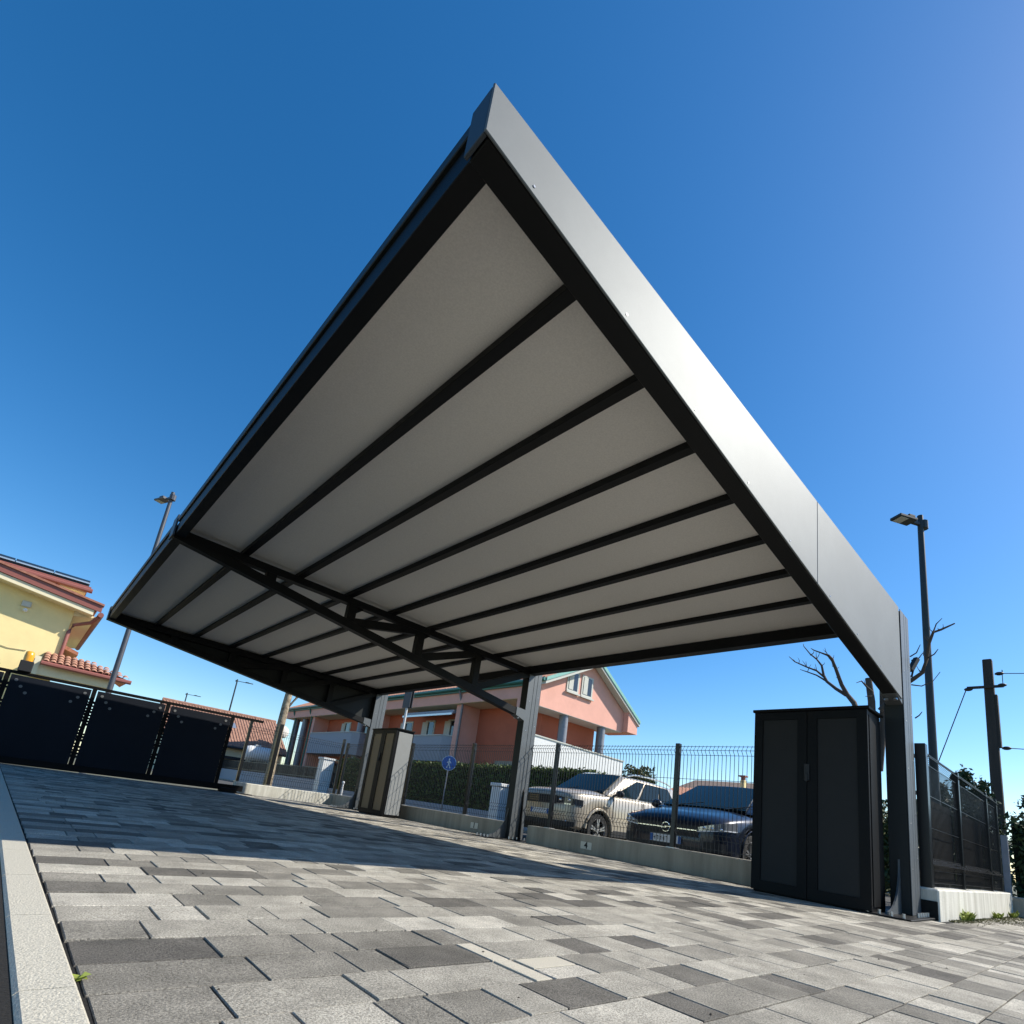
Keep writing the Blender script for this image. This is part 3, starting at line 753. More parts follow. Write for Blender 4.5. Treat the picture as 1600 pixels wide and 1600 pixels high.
def build_car(loc, c):
    t = empty('parked_car', loc, c['label'], 'car', 'cars parked nose to the fence')
    st = []; x = 0.0; Lc = c['L']
    xsn = sorted(set([round(k * 0.07, 3) for k in range(int(Lc / 0.07) + 1)] + [0.03, 0.05, Lc - 0.03, Lc]))
    for x in xsn:
        wv = interp(c['plan'], x); zb = interp(c['bot'], x); zs = interp(c['belt'], x); zt = interp(c['top'], x)
        for xw in c['wx']:
            d = abs(x - xw)
            if d < c['ar']: zb = max(zb, c['wr'] + math.sqrt(c['ar'] ** 2 - d * d))
        st.append((x, wv, zb, zs, zt))
    mb = MB(); loft_body(mb, st); body = mb.part('body', c['paint'], t, smooth=48)
    mb = MB(); mb.box(0.25, Lc - 0.25, -c['W'] * 0.80, c['W'] * 0.80, 0.22, 0.72); mb.part('underbody', TRIM, t)
    # greenhouse
    gb_, gt_ = c['gbase'], c['gtop']     # (xf, xr, w, z)
    A = lambda s: Vector((gb_[0], s * gb_[2], gb_[3])); B = lambda s: Vector((gb_[1], s * gb_[2] * .96, gb_[3]))
    Cc = lambda s: Vector((gt_[0], s * gt_[2], gt_[3])); D = lambda s: Vector((gt_[1], s * gt_[2] * .95, gt_[3] - 0.02))
    mb = MB(); n = 9; rows = []
    # cross-sections in x through the cabin
    secs = [(gb_[0], gb_[2], gb_[3] - 0.02, gb_[2] * .97, gb_[3])]
    for k in range(1, 6):
        f_ = k / 5; ff = f_
        secs.append((gb_[0] + (gt_[0] - gb_[0]) * ff, gb_[2], gb_[3] - 0.02, gb_[2] + (gt_[2] - gb_[2]) * ff, gb_[3] + (gt_[3] - gb_[3]) * (ff ** 0.92)))
    for k in range(1, 7):
        f_ = k / 6; xx = gt_[0] + (gt_[1] - gt_[0]) * f_
        secs.append((xx, gb_[2] * (1 - 0.04 * f_), gb_[3] - 0.02, gt_[2] * (1 - 0.05 * f_), gt_[3] + c['crown'] * math.sin(math.pi * min(1, f_ * 1.15)) - 0.02 * f_))
    for k in range(1, 4):
        f_ = k / 3; xx = gt_[1] + (gb_[1] - gt_[1]) * f_
        secs.append((xx, gb_[2] * .96, gb_[3] - 0.02, gt_[2] * .95 + (gb_[2] * .96 - gt_[2] * .95) * f_, gt_[3] - 0.02 + (gb_[3] - gt_[3] + 0.02) * f_))
    ringn = None
    for (xx, wb, zb_, wt, zt_) in secs:
        h = zt_ - zb_
        half = [(wb, zb_), (wt + (wb - wt) * .5, zb_ + h * .5), (wt + 0.012, zt_ - min(0.07, h * .3)), (wt - 0.05, zt_ - min(0.015, h * .1)), (wt * .5, zt_ + min(0.02, h * .05)), (0, zt_ + min(0.026, h * .06))]
        rows.append([(xx, -a, b) for a, b in half] + [(xx, a, b) for a, b in reversed(half[:-1])])
    n = len(rows[0])
    for rg in rows: mb.v += rg
    for i in range(len(rows) - 1):
        for k in range(n - 1): mb.f.append((i * n + k, i * n + k + 1, (i + 1) * n + k + 1, (i + 1) * n + k))
    mb.part('cabin', c['paint'], t, smooth=50)
    # windscreen, following the cabin front
    mb = MB(); q = [A(-1), A(1), Cc(1), Cc(-1)]
    nr = (A(1) - A(-1)).cross(Cc(-1) - A(-1)); nr = -nr if nr.x > 0 else nr
    vs = []; NU, NV = 8, 4
    for jj in range(NV + 1):
        for ii in range(NU + 1):
            u, v_ = 0.07 + 0.86 * ii / NU, 0.03 + 0.90 * jj / NV
            p = bil(q, u, v_); bow = (1 - (2 * u - 1) ** 2)
            p = p + Vector(nr).normalized() * (0.035 + 0.0 * bow) + Vector((-0.03 * bow, 0, 0.012 * bow)); vs.append(p)
    n1 = len(vs); vs += [p - Vector(nr).normalized() * 0.03 for p in vs]; fs = []
    for jj in range(NV):
        for ii in range(NU):
            k = jj * (NU + 1) + ii; fs += [(k, k + 1, k + NU + 2, k + NU + 1), (k + n1, k + NU + 1 + n1, k + NU + 2 + n1, k + 1 + n1)]
    bd = [ii for ii in range(NU + 1)] + [jj * (NU + 1) + NU for jj in range(1, NV + 1)] + [NV * (NU + 1) + ii for ii in range(NU - 1, -1, -1)] + [jj * (NU + 1) for jj in range(NV - 1, 0, -1)]
    for i in range(len(bd)): fs.append((bd[i], bd[(i + 1) % len(bd)], bd[(i + 1) % len(bd)] + n1, bd[i] + n1))
    mb.add(vs, fs); ws = mb.part('windscreen', CGLASS, t, smooth=40)
    wp = MB()
    for yy in (-0.25, 0.28):
        a = bil(q, 0.5 + yy, 0.04) + Vector((-0.075, 0, 0.02)); b = bil(q, 0.5 + yy - 0.25, 0.22) + Vector((-0.07, 0, 0.03)); wp.tube([a, b], 0.008, 5)
    wp.part('wiper', TRIM, ws)
    for s in (-1, 1):
        q = [A(s), B(s), D(s), Cc(s)]
        nr = Vector((0, s, 0.28))
        for (u0, u1, cut0, cut1) in c['side_windows']:
            mb = MB(); nv = nr.normalized()
            P4 = [bil(q, u0, .06), bil(q, u1, .06), bil(q, u1 + cut1, .86), bil(q, u0 + cut0, .86)]
            a = [p + nv * 0.026 for p in P4]; b = [p - nv * 0.03 for p in P4]
            mb.add(a + b, [(0, 1, 2, 3), (7, 6, 5, 4)] + [(i, i + 4, (i + 1) % 4 + 4, (i + 1) % 4) for i in range(4)])
            mb.part('side_window', CGLASS, t)
        # mirror
        mb = MB(); m0 = A(s) + Vector((0.22, s * 0.16, 0.05)); mb.sphere(m0, 0.105, 12, 8, (0.62, 1.0, 0.72)); mb.beam(m0 - Vector((0, s * 0.2, 0.06)), m0, 0.05, 0.04)
        mb.part('mirror', c['mirror'], t, smooth=60)
        if c.get('rails'):
            mb = MB(); pts = []
            for k in range(9):
                f_ = k / 8; pts.append((gt_[0] + 0.1 + (gt_[1] - gt_[0] - 0.25) * f_, s * (gt_[2] - 0.03), gt_[3] + 0.015 + 0.055 * min(1, 6 * f_, 6 * (1 - f_)) + c['crown'] * math.sin(math.pi * f_)))
            mb.tube(pts, 0.022, 6); mb.part('roof_rail', ALU, t, smooth=60)
        # door seams and sill cladding
        mb = MB()
        ys = s * (c['W'] - 0.002)
        mb.box(c['wx'][0] + c['ar'] - 0.01, c['wx'][1] - c['ar'] + 0.01, min(ys, ys + s * 0.016), max(ys, ys + s * 0.016), c['bot'][3][1] + 0.0, c['bot'][3][1] + c['sill'])
        mb.part('sill', TRIM, t, bevel=0.006)
        for xd in c['doors']:
            mb = MB(); yy = s * (c['W'] * 0.99); mb.box(xd - 0.004, xd + 0.004, min(yy, yy + s * 0.012), max(yy, yy + s * 0.012), 0.42, c['belt'][-2][1] - 0.06); mb.part('door_seam', TRIM, t)
            mb = MB(); mb.box(xd - 0.34, xd - 0.14, s * c['W'] - 0.012 if s > 0 else s * c['W'] - 0.022, s * c['W'] + 0.022 if s > 0 else s * c['W'] + 0.012, 0.86, 0.895); mb.part('door_handle', c['paint'], t, bevel=0.006)
        # wheel arch lips
        for xw in c['wx']:
            mb = MB(); pts = []
            for k in range(15):
                a = math.pi * (0.02 + 0.96 * k / 14); pts.append((xw + (c['ar'] + 0.012) * math.cos(a), s * (interp(c['plan'], xw) + 0.002), c['wr'] + (c['ar'] + 0.012) * math.sin(a)))
            mb.tube(pts, c['lip'], 6); mb.part('wheel_arch', c['lipm'], t, smooth=50)
            wheel(t, xw, s * (c['W'] - 0.125), c['wr'], c['wr'], 0.215, s)
    c['front'](t)
    return t

def mplan(c, y0, y1, n=6):
    # plan curve of the nose between |y| = y0 and y1 (x from the plan table)
    tab = c['plan']; out = []
    for k in range(n + 1):
        yy = y0 + (y1 - y0) * k / n; xx = 0.0
        for (a, b), (cx, d) in zip(tab[:-1], tab[1:]):
            if b <= yy <= d and d > b: xx = a + (cx - a) * (yy - b) / (d - b); break
        out.append((xx, yy))
    return out
suv = dict(label='beige off-road car with roof rails parked behind the mesh fence', L=4.34, W=0.905, paint=BEIGE, mirror=TRIM,
    plan=[(0, .70), (.06, .79), (.16, .855), (.34, .893), (.7, .905), (3.7, .905), (4.15, .87), (4.34, .78)],
    bot=[(0, .42), (.12, .36), (.5, .30), (.9, .27), (3.8, .27), (4.34, .42)],
    belt=[(0, .92), (.06, 1.02), (.3, 1.06), (1.0, 1.09), (1.3, 1.11), (3.2, 1.13), (4.2, 1.15), (4.34, 1.05)],
    top=[(0, .96), (.05, 1.07), (.2, 1.125), (.8, 1.18), (1.25, 1.21), (4.2, 1.22), (4.34, 1.1)],
    wx=(.845, 3.51), ar=.43, wr=.355, gbase=(1.12, 4.27, .855, 1.13), gtop=(1.90, 4.0, .70, 1.63), crown=.025, rails=True,
    side_windows=[(.055, .335, .175, .035), (.37, .62, .03, .03), (.66, .88, .0, -.05)], doors=(1.30, 2.40, 3.25), sill=.14, lip=.03, lipm=BEIGE)
def suv_front(t):
    c = suv
    for s in (-1, 1):
        pl = [(x, s * y_) for x, y_ in mplan(c, .44, .885, 8)]
        mb = MB(); n = len(pl); strip(mb, pl, [.80 + .0 * i for i in range(n)], [.955 - .004 * i for i in range(n)], .016); hl = mb.part('headlamp', LAMPG, t, smooth=30)
        mb = MB(); strip(mb, [(x - .014 * (1 - .5 * i / n), y_ + s * .012 * i / n) for i, (x, y_) in enumerate(pl)], .80, .822, .006); mb.part('lamp_edge', CHROME, hl)
        for yy in (.55, .74):
            mb = MB(); x0 = mplan(c, yy, yy + .01, 1)[0][0]; mb.sphere((x0 - .006, s * yy, .885), .045, 12, 8, (.5, 1, .8)); mb.part('lamp_bulb', CHROME, hl, smooth=60)
        mb = MB(); mb.sphere((.03, s * .68, .46), .05, 12, 8, (.7, 1, 1)); mb.part('fog_lamp', CHROME, t, smooth=60)
    pl = [(x, y_) for x, y_ in [(0, -.43), (0, -.2), (0, .2), (0, .43)]]
    mb = MB(); strip(mb, pl, .79, .965, .012); gl = mb.part('grille', TRIM, t)
    mb = MB()
    for zz in (.83, .875, .92): strip(mb, [(-.012, -.41), (-.012, .41)], zz, zz + .016, .01)
    mb.part('grille_bar', LAMPG, gl)
    pl = [(x, -y_) for x, y_ in reversed(mplan(c, .0, .84, 8))] + mplan(c, .0, .84, 8)[1:]
    mb = MB(); strip(mb, pl, .37, .47, .02); mb.part('bumper', TRIM, t)
    mb = MB(); strip(mb, [(-.02, -.26), (-.02, .26)], .565, .675, .012); np_ = mb.part('licence_plate', SIGNW, t)
    for y0_ in (-.26, .215):
        mb = MB(); strip(mb, [(-.033, y0_), (-.033, y0_ + .045)], .567, .673, .003); mb.part('plate_band', BLUE, np_)
suv['front'] = suv_front
build_car((8.50, 8.30, STREET), suv)

opel = dict(label='dark navy blue car with round emblem parked behind the fence', L=4.40, W=0.92, paint=NAVY, mirror=NAVY,
    plan=[(0, .56), (.05, .72), (.14, .82), (.30, .885), (.6, .915), (1.0, .92), (3.7, .92), (4.2, .86), (4.4, .72)],
    bot=[(0, .30), (.15, .24), (.5, .22), (.9, .22), (3.8, .24), (4.4, .42)],
    belt=[(0, .66), (.06, .73), (.3, .80), (1.0, .90), (1.3, .94), (3.2, .98), (4.2, 1.0), (4.4, .9)],
    top=[(0, .70), (.06, .79), (.25, .865), (.8, .965), (1.2, 1.01), (4.2, 1.03), (4.4, .95)],
    wx=(.90, 3.55), ar=.365, wr=.325, gbase=(1.02, 4.25, .85, .955), gtop=(1.95, 3.6, .635, 1.43), crown=.03,
    side_windows=[(.055, .345, .18, .03), (.375, .64, .03, .0), (.67, .86, .0, -.1)], doors=(1.35, 2.42, 3.25), sill=.07, lip=.012, lipm=NAVY)
def opel_front(t):
    c = opel
    for s in (-1, 1):
        pl = [(x, s * y_) for x, y_ in mplan(c, .50, .895, 10)]; n = len(pl)
        mb = MB(); strip(mb, pl, [.585 + .006 * i for i in range(n)], [.645 + .012 * i for i in range(n)], .014); hl = mb.part('headlamp', SILVL, t, smooth=30)
        mb = MB(); strip(mb, [(x - .012, y_ + s * .006) for x, y_ in pl], [.580 + .006 * i for i in range(n)], [.597 + .006 * i for i in range(n)], .008); mb.part('lamp_edge', SIGNW, hl)
        for yy in (.60, .70, .80):
            mb = MB(); x0 = mplan(c, yy, yy + .01, 1)[0][0]; mb.sphere((x0 - .008, s * yy, .65), .028, 10, 8, (.8, 1, .8)); mb.part('lamp_bulb', CHROME, hl, smooth=60)
        pl = [(x, s * y_) for x, y_ in mplan(c, .60, .84, 6)]
        mb = MB(); strip(mb, pl, .33, .46, .014); mb.part('air_vent', TRIM, t)
    pl = [(x, -y_) for x, y_ in reversed(mplan(c, 0, .52, 5))] + mplan(c, 0, .52, 5)[1:]
    mb = MB(); strip(mb, pl, .50, .665, .014); gl = mb.part('grille', TRIM, t)
    for a, b in ((-.50, -.09), (.09, .50)):
        mb = MB(); strip(mb, [(x - .014, y_) for x, y_ in ([(mplan(c, abs(a), abs(a) + .01, 1)[0][0], a), (0, a * .5 + b * .5), (mplan(c, abs(b), abs(b) + .01, 1)[0][0], b)])], .592, .606, .01); mb.part('grille_bar', CHROME, gl)
    mb = MB(); pts = [(-.028, .068 * math.cos(2 * math.pi * k / 24), .60 + .068 * math.sin(2 * math.pi * k / 24)) for k in range(25)]; mb.tube(pts, .0075, 6, False)
    mb.tube([(-.028, .10, .593), (-.028, -.02, .593), (-.028, .02, .607), (-.028, -.10, .607)], .007, 5); mb.part('emblem', CHROME, gl, smooth=50)
    pl = [(x, -y_) for x, y_ in reversed(mplan(c, 0, .58, 5))] + mplan(c, 0, .58, 5)[1:]
    mb = MB(); strip(mb, pl, .24, .36, .016); mb.part('lower_intake', TRIM, t)
    mb = MB(); strip(mb, [(-.014, -.26), (-.014, .26)], .375, .485, .012); np_ = mb.part('licence_plate', SIGNW, t)
    for y0_ in (-.26, .215):
        mb = MB(); strip(mb, [(-.027, y0_), (-.027, y0_ + .045)], .377, .483, .003); mb.part('plate_band', BLUE, np_)
    mb = MB()
    for k in range(7):
        y_ = -.17 + k * .052 + (0.03 if k > 1 else 0); mb.box(-.030, -.0265, y_, y_ + .008, .40, .46); mb.box(-.030, -.0265, y_ + .0, y_ + .026, .425 + .012 * (k % 3), .437 + .012 * (k % 3))
    tag(mb.part('plate_stroke', INK, np_), kind='stuff')
opel['front'] = opel_front
build_car((7.56, 4.69, STREET), opel)

# ------------------------------------------------------------------ vegetation helpers
def leaf_cloud(pts, size, seed=1, flat=0.0, jitter=0.5):
    rs = np.random.RandomState(seed); n = len(pts); pts = np.asarray(pts)
    a = rs.normal(size=(n, 3)); a /= np.linalg.norm(a, axis=1)[:, None]
    b = rs.normal(size=(n, 3)); b -= (a * b).sum(1)[:, None] * a; b /= np.linalg.norm(b, axis=1)[:, None]
    s = size * (1 + jitter * rs.uniform(-1, 1, (n, 1)))
    v = np.stack([pts + a * s, pts + b * s * 0.45, pts - a * s, pts - b * s * 0.45], 1).reshape(-1, 3)
    f = np.arange(n * 4).reshape(-1, 4)
    return v, f
def leaf_part(name, pts, size, m, parent, seed=1, inv=None):
    v, f = leaf_cloud(pts, size, seed); me = bpy.data.meshes.new(name); me.from_pydata(v.tolist(), [], f.tolist()); me.update(); me.materials.append(m)
    o = bpy.data.objects.new(name, me); COL.objects.link(o); o.parent = parent
    if inv is not None: o.matrix_parent_inverse = inv
    return o

def conifer(loc, h, r, label, seed, dens=1.0, m=LEAFD, group=None):
    t = T('conifer_tree', loc, label, 'tree', group); rs = np.random.RandomState(seed); L = Vector(loc)
    mb = MB(); mb.tube([L, L + Vector((0, 0, h * .6)), L + Vector((.02, 0, h * .99))], [.06 * h / 3, .03 * h / 3, .004], 7); t.part(mb, 'trunk', BARK)
    pts = []
    nb = int(90 * dens)
    for k in range(nb):
        z = h * (0.06 + 0.90 * rs.uniform() ** 0.9); az = rs.uniform(0, 6.28); ln = r * (1 - z / h) ** 0.75 * rs.uniform(.6, 1.15) + 0.05
        d = np.array((math.cos(az), math.sin(az), 0.45)); 
        for q in range(int(26 + 60 * ln)):
            u = rs.uniform(.1, 1); p = np.array((L.x, L.y, L.z + z)) + d * ln * u + rs.normal(size=3) * (.035 + .05 * (1 - u) * r)
            pts.append(p)
    for k in range(40): pts.append(np.array((L.x, L.y, L.z + h * rs.uniform(.85, 1.04))) + rs.normal(size=3) * .018)
    leaf_part('crown', pts, .042, m, t.o, seed, Matrix.Translation(-L))
    return t
def bush(loc, rad, label, seed, n, size, m, name='bush', cat='bush'):
    t = T(name, loc, label, cat); rs = np.random.RandomState(seed); L = np.array(loc)
    mb = MB()
    for k in range(5):
        a = k * 1.3; mb.tube([Vector(loc), Vector(loc) + Vector((rad[0] * .5 * math.cos(a), rad[1] * .5 * math.sin(a), rad[2] * 1.1))], [.05, .015], 5)
    t.part(mb, 'stem', BARK)
    cl = [(L + np.array((0, 0, rad[2])) + rs.uniform(-1, 1, 3) * np.array(rad) * .75, rs.uniform(.22, .42)) for k in range(26)]
    pts = []
    for k in range(n):
        c, q = cl[rs.randint(len(cl))]; d = rs.normal(size=3); d /= np.linalg.norm(d)
        p = c + d * np.array(rad) * q * rs.uniform(.5, 1) ** .5
        if p[2] > L[2] + .02: pts.append(p)
    leaf_part('crown', pts, size, m, t.o, seed, Matrix.Translation(-Vector(loc)))
    return t

# ------------------------------------------------------------------ boundary across the street: hedge, low wall, railing, pillars
XB = 11.55
mb = MB(); mb.box(XB, XB + .22, 9.6, 25.6, STREET - .05, .30); tag(mb.part('boundary_wall', GREYB, bevel=.01), 'low bluish grey wall under the dark hedge across the street', 'wall')
t = T('hedge', (XB + .5, 17, .28), 'long dark clipped hedge in front of the pink house', 'hedge')
mb = MB(); mb.box(XB + .34, XB + .95, 9.9, 25.3, .2, 1.66); t.part(mb, 'branch_core', mat('hedge_core', (.012, .016, .008), 1.0))
rs = np.random.RandomState(5); n = 26000; yy = rs.uniform(9.75, 25.4, n); face = rs.uniform(size=n)
zz = np.where(face < .68, rs.uniform(.25, 1.78, n), 1.72 + rs.normal(size=n) * .05); xx = np.where(face < .68, XB + .28 + np.abs(rs.normal(size=n)) * .06, rs.uniform(XB + .25, XB + 1.0, n))
leaf_part('foliage', np.stack([xx, yy, zz], 1), .05, LEAFH, t.o, 9, Matrix.Translation(-t.loc))
def pillar(x, y, wd, zt, label):
    t = T('gate_pillar', (x, y, STREET), label, 'pillar', 'white pillars across the street')
    mb = MB(); mb.box(x - wd / 2, x + wd / 2, y - wd / 2, y + wd / 2, STREET - .05, zt - .10); t.part(mb, 'shaft', WHITE, bevel=.01)
    mb = MB(); mb.box(x - wd / 2 - .04, x + wd / 2 + .04, y - wd / 2 - .04, y + wd / 2 + .04, zt - .099, zt); t.part(mb, 'cap', WHITE, bevel=.015)
pillar(11.35, 25.8, .55, 1.70, 'white gate pillar left of the far cabinet across the street')
pillar(11.25, 12.75, .42, 1.16, 'short white pillar just left of the middle column')
mb = MB(); mb.box(XB - .05, XB + .17, 26.1, 60, STREET - .05, .62); tag(mb.part('boundary_wall', GREYB, bevel=.01), 'low grey wall carrying a black railing and reed screen', 'wall')
t = T('railing', (XB, 40, .62), 'black iron railing in front of reed screen across the street', 'railing')
mb = MB(); mb.box(XB, XB + .05, 26.2, 60, 1.20, 1.24); mb.box(XB, XB + .05, 26.2, 60, .70, .735); t.part(mb, 'rail', WIRE)
mb = MB(); y = 26.3
while y < 60: mb.box(XB + .008, XB + .034, y, y + .026, .62, 1.2); y += .16
tag(t.part(mb, 'baluster', WIRE), kind='stuff')
t = T('reed_fence', (XB + .4, 40, .6), 'brown reed screening behind the black railing', 'reed screen')
y = 26.1; k = 0
while y < 60:
    mb = MB(); mb.box(XB + .36, XB + .39, y, y + 1.46, .5, 1.22 + .02 * math.sin(k * 2.1)); t.part(mb, 'reed_panel', REED); y += 1.5; k += 1

# pedestrian sign
def sign_disc(x, y, zc):
    t = T('pedestrian_sign', (x, y, STREET), 'round blue sign with white walking figure on a grey pole', 'road sign')
    d = Vector((-x, -y, 0)).normalized(); s = Vector((0, 0, 1)).cross(d)
    mb = MB(); mb.tube([(x, y, STREET), (x, y, zc + .15)], .025, 8); t.part(mb, 'pole', POLEG)
    c = Vector((x, y, zc)) + d * .035
    mb = MB(); mb.disc(c, d, .25, .012, 28); p = t.part(mb, 'rim', SIGNW)
    mb = MB(); mb.disc(c + d * .0125, d, .233, .004, 28); t.part(mb, 'disc', BLUE)
    def P(u, v_): return c + d * .021 + s * u + Vector((0, 0, v_))
    mb = MB(); mb.disc(P(0, .125), d, .030, .003, 12)
    def limb(a, b, w_): mb.beam(P(*a), P(*b), w_, .004, up=d)
    limb((0, .09), (0.0, -.03), .055); limb((.0, -.02), (.055, -.17), .034); limb((0, -.02), (-.06, -.165), .034)
    limb((.01, .08), (.07, -.0), .026); limb((-.01, .08), (-.065, .0), .026); t.part(mb, 'walking_figure', SIGNW)
sign_disc(11.0, 15.3, 1.68)
# sign seen from behind, on a pale pole
t = T('road_sign', (10.0, 17.0, STREET), 'dark back of a rectangular sign on a pale pole above the far cabinet', 'road sign')
mb = MB(); mb.tube([(10, 17, STREET), (10, 17, 4.2)], .045, 10); t.part(mb, 'pole', mat('pale_grey_pole', (.55, .55, .55), .5, .3))
mb = MB(); mb.box(9.94, 9.96, 16.76, 17.24, 3.45, 4.3); mb.box(10.05, 10.07, 16.78, 17.22, 3.45, 4.3); t.part(mb, 'panel', SIGNB, bevel=.004)
# small white marker post
t = T('marker_post', (7.9, 16.4, STREET), 'slim white marker post left of the far cabinet', 'post')
mb = MB(); mb.tube([(7.9, 16.4, STREET), (7.9, 16.4, .52)], .03, 8); t.part(mb, 'shaft', WHITE); mb = MB(); mb.sphere((7.9, 16.4, .55), .045); t.part(mb, 'knob', WHITE, smooth=60)

# ------------------------------------------------------------------ pink house
H = T('pink_house', (17.4, 30, STREET), 'large salmon pink house with green gutters, balconies and gable end', 'house')
YE = 16.12
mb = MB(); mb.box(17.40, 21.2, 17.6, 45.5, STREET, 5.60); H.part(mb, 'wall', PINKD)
# eaves band on the street side (projecting)
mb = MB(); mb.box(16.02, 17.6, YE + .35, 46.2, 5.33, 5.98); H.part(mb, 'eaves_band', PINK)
mb = MB(); mb.box(16.04, 17.398, YE + .36, 46.1, 5.315, 5.3285); H.part(mb, 'eaves_soffit', CREAM)
# gable storey, overhanging to the left and front
RX, RZ = 19.35, 7.72
def zroof(x): return RZ - .50 * abs(x - RX) if x < RX else RZ - .63 * (x - RX)
gx0, gx1 = 16.03, 21.95
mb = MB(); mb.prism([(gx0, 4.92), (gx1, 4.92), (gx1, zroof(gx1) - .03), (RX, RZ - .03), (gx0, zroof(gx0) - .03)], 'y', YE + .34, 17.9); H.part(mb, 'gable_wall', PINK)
mb = MB(); mb.box(gx0 + .01, gx1, YE + .345, 17.6, 4.905, 4.918); H.part(mb, 'gable_soffit', WHITE)
mb = MB(); mb.prism([(21.955, 4.93), (22.75, 4.93), (22.75, zroof(22.75) - .05), (21.955, zroof(21.955) - .05)], 'y', YE + .02, 17.9); H.part(mb, 'eaves_box', PINK)
# roof slopes with overhang, verge boards, gutters
for xa, xb in ((RX - .0, 15.88), (RX + .0, 22.85)):
    mb = MB(); za, zb_ = zroof(xa), zroof(xb)
    mb.prism([(xa, za), (xb, zb_), (xb, zb_ + .10), (xa, za + .12)], 'y', YE - .02, 46.4)
    rf = H.part(mb, 'roof', TERRAL)
    mb = MB(); mb.prism([(xa, za - .16), (xb, zb_ - .16), (xb, zb_ - .005), (xa, za - .005)], 'y', YE - .05, YE + .30); H.part(mb, 'verge_soffit', SHUT)
    mb = MB(); mb.prism([(xa, za - .02), (xb, zb_ - .02), (xb, zb_ + .14), (xa, za + .16)], 'y', YE - .09, YE - .052); H.part(mb, 'verge_flashing', GREENL)
    if xb < RX:
        tl = MB(); y = YE + .1
        while y < 46.2:
            a = Vector((xb + .02, y, zb_ + .115)); b = Vector((xa, y, za + .135)); tl.tube([a, b], .075, 6, False); y += .26
        tag(H.sub(tl, 'tile_row', TERRAL, rf), kind='stuff')
mb = MB(); mb.tube([(15.80, YE - .05, 6.02), (15.80, 46.4, 6.02)], .085, 8); H.part(mb, 'gutter', GREENG)
mb = MB(); mb.box(15.90, 16.018, YE + .34, 46.2, 5.86, 5.985); H.part(mb, 'gutter_board', GREENG)
# gable windows with shutters
for xc in (17.98, 18.98):
    mb = MB(); mb.box(xc - .40, xc + .40, YE + .30, YE + .338, 5.98, 6.98); f = H.part(mb, 'window', SHUT)
    mb = MB(); mb.box(xc - .30, xc + .30, YE + .292, YE + .2995, 6.08, 6.9); H.sub(mb, 'pane', WDARK, f)
    mb = MB(); mb.box(xc - .29, xc - .0, YE + .28, YE + .2915, 6.09, 6.89); H.sub(mb, 'shutter', SHUT, f)
    mb = MB(); mb.box(xc - .46, xc + .46, YE + .22, YE + .3, 5.90, 5.978); H.sub(mb, 'sill', SHUT, f)
# columns of the covered terrace and its white parapet
for xc in (17.95, 20.65):
    mb = MB(); mb.tube([(xc, YE + .62, 2.3), (xc, YE + .62, 4.904)], .21, 16); H.part(mb, 'column', POLEG, smooth=50)
mb = MB(); mb.prism([(14.9, 1.9), (21.6, 2.05), (21.6, 3.40), (14.9, 3.53)], 'y', YE - .14, YE + .05); H.part(mb, 'terrace_parapet', WHITE)
mb = MB(); mb.prism([(14.85, 3.531), (21.65, 3.401), (21.65, 3.45), (14.85, 3.58)], 'y', YE - .18, YE + .09); H.part(mb, 'parapet_coping', SHUT)
mb = MB(); mb.box(14.95, 21.55, YE + .06, 17.6, 2.1, 2.35); H.part(mb, 'terrace_floor', CONC)
mb = MB(); mb.box(15.1, 21.4, YE + .4, 17.5, STREET, 2.1); H.part(mb, 'terrace_base', GREYB)
mb = MB(); mb.sphere((19.0, 17.58, 3.95), .16, 12, 8, (1, .5, .8)); H.part(mb, 'wall_lamp', SHUT, smooth=60)
# projecting fins, balconies, windows, awning, downpipes on the street side
for ya, yb in ((22.2, 22.7), (40.6, 41.0), (31.4, 31.9)):
    mb = MB(); mb.box(16.25, 17.398, ya, yb, STREET, 5.312); H.part(mb, 'wall_fin', PINK)
for (ya, yb, zb_, zt_) in ((22.75, 30.2, 2.36, 3.68), (33.0, 41.6, 2.55, 4.0)):
    mb = MB(); pl = [(17.39, ya), (16.35, ya), (16.02, ya + .5), (16.02, yb - 1.4), (16.5, yb), (17.39, yb)]
    inn = [(17.39, ya + .12), (16.42, ya + .12), (16.14, ya + .55), (16.14, yb - 1.45), (16.57, yb - .12), (17.39, yb - .12)]
    bl = MB(); bl.prism(pl, 'z', zb_, zb_ + .16); b_ = H.part(bl, 'balcony', GREYB)
    pp = MB()
    for i in range(5):
        q = [pl[i], pl[i + 1], inn[i + 1], inn[i]]; pp.prism(q, 'z', zb_ + .161, zt_)
    H.sub(pp, 'balcony_parapet', GREYB, b_)
    cp_ = MB()
    for i in range(5):
        a = Vector((*[(pl[i][k] + inn[i][k]) / 2 for k in (0, 1)], zt_ + .03)); b = Vector((*[(pl[i + 1][k] + inn[i + 1][k]) / 2 for k in (0, 1)], zt_ + .03)); cp_.beam(a, b, .2, .055)
    H.sub(cp_, 'balcony_coping', SHUT, b_)
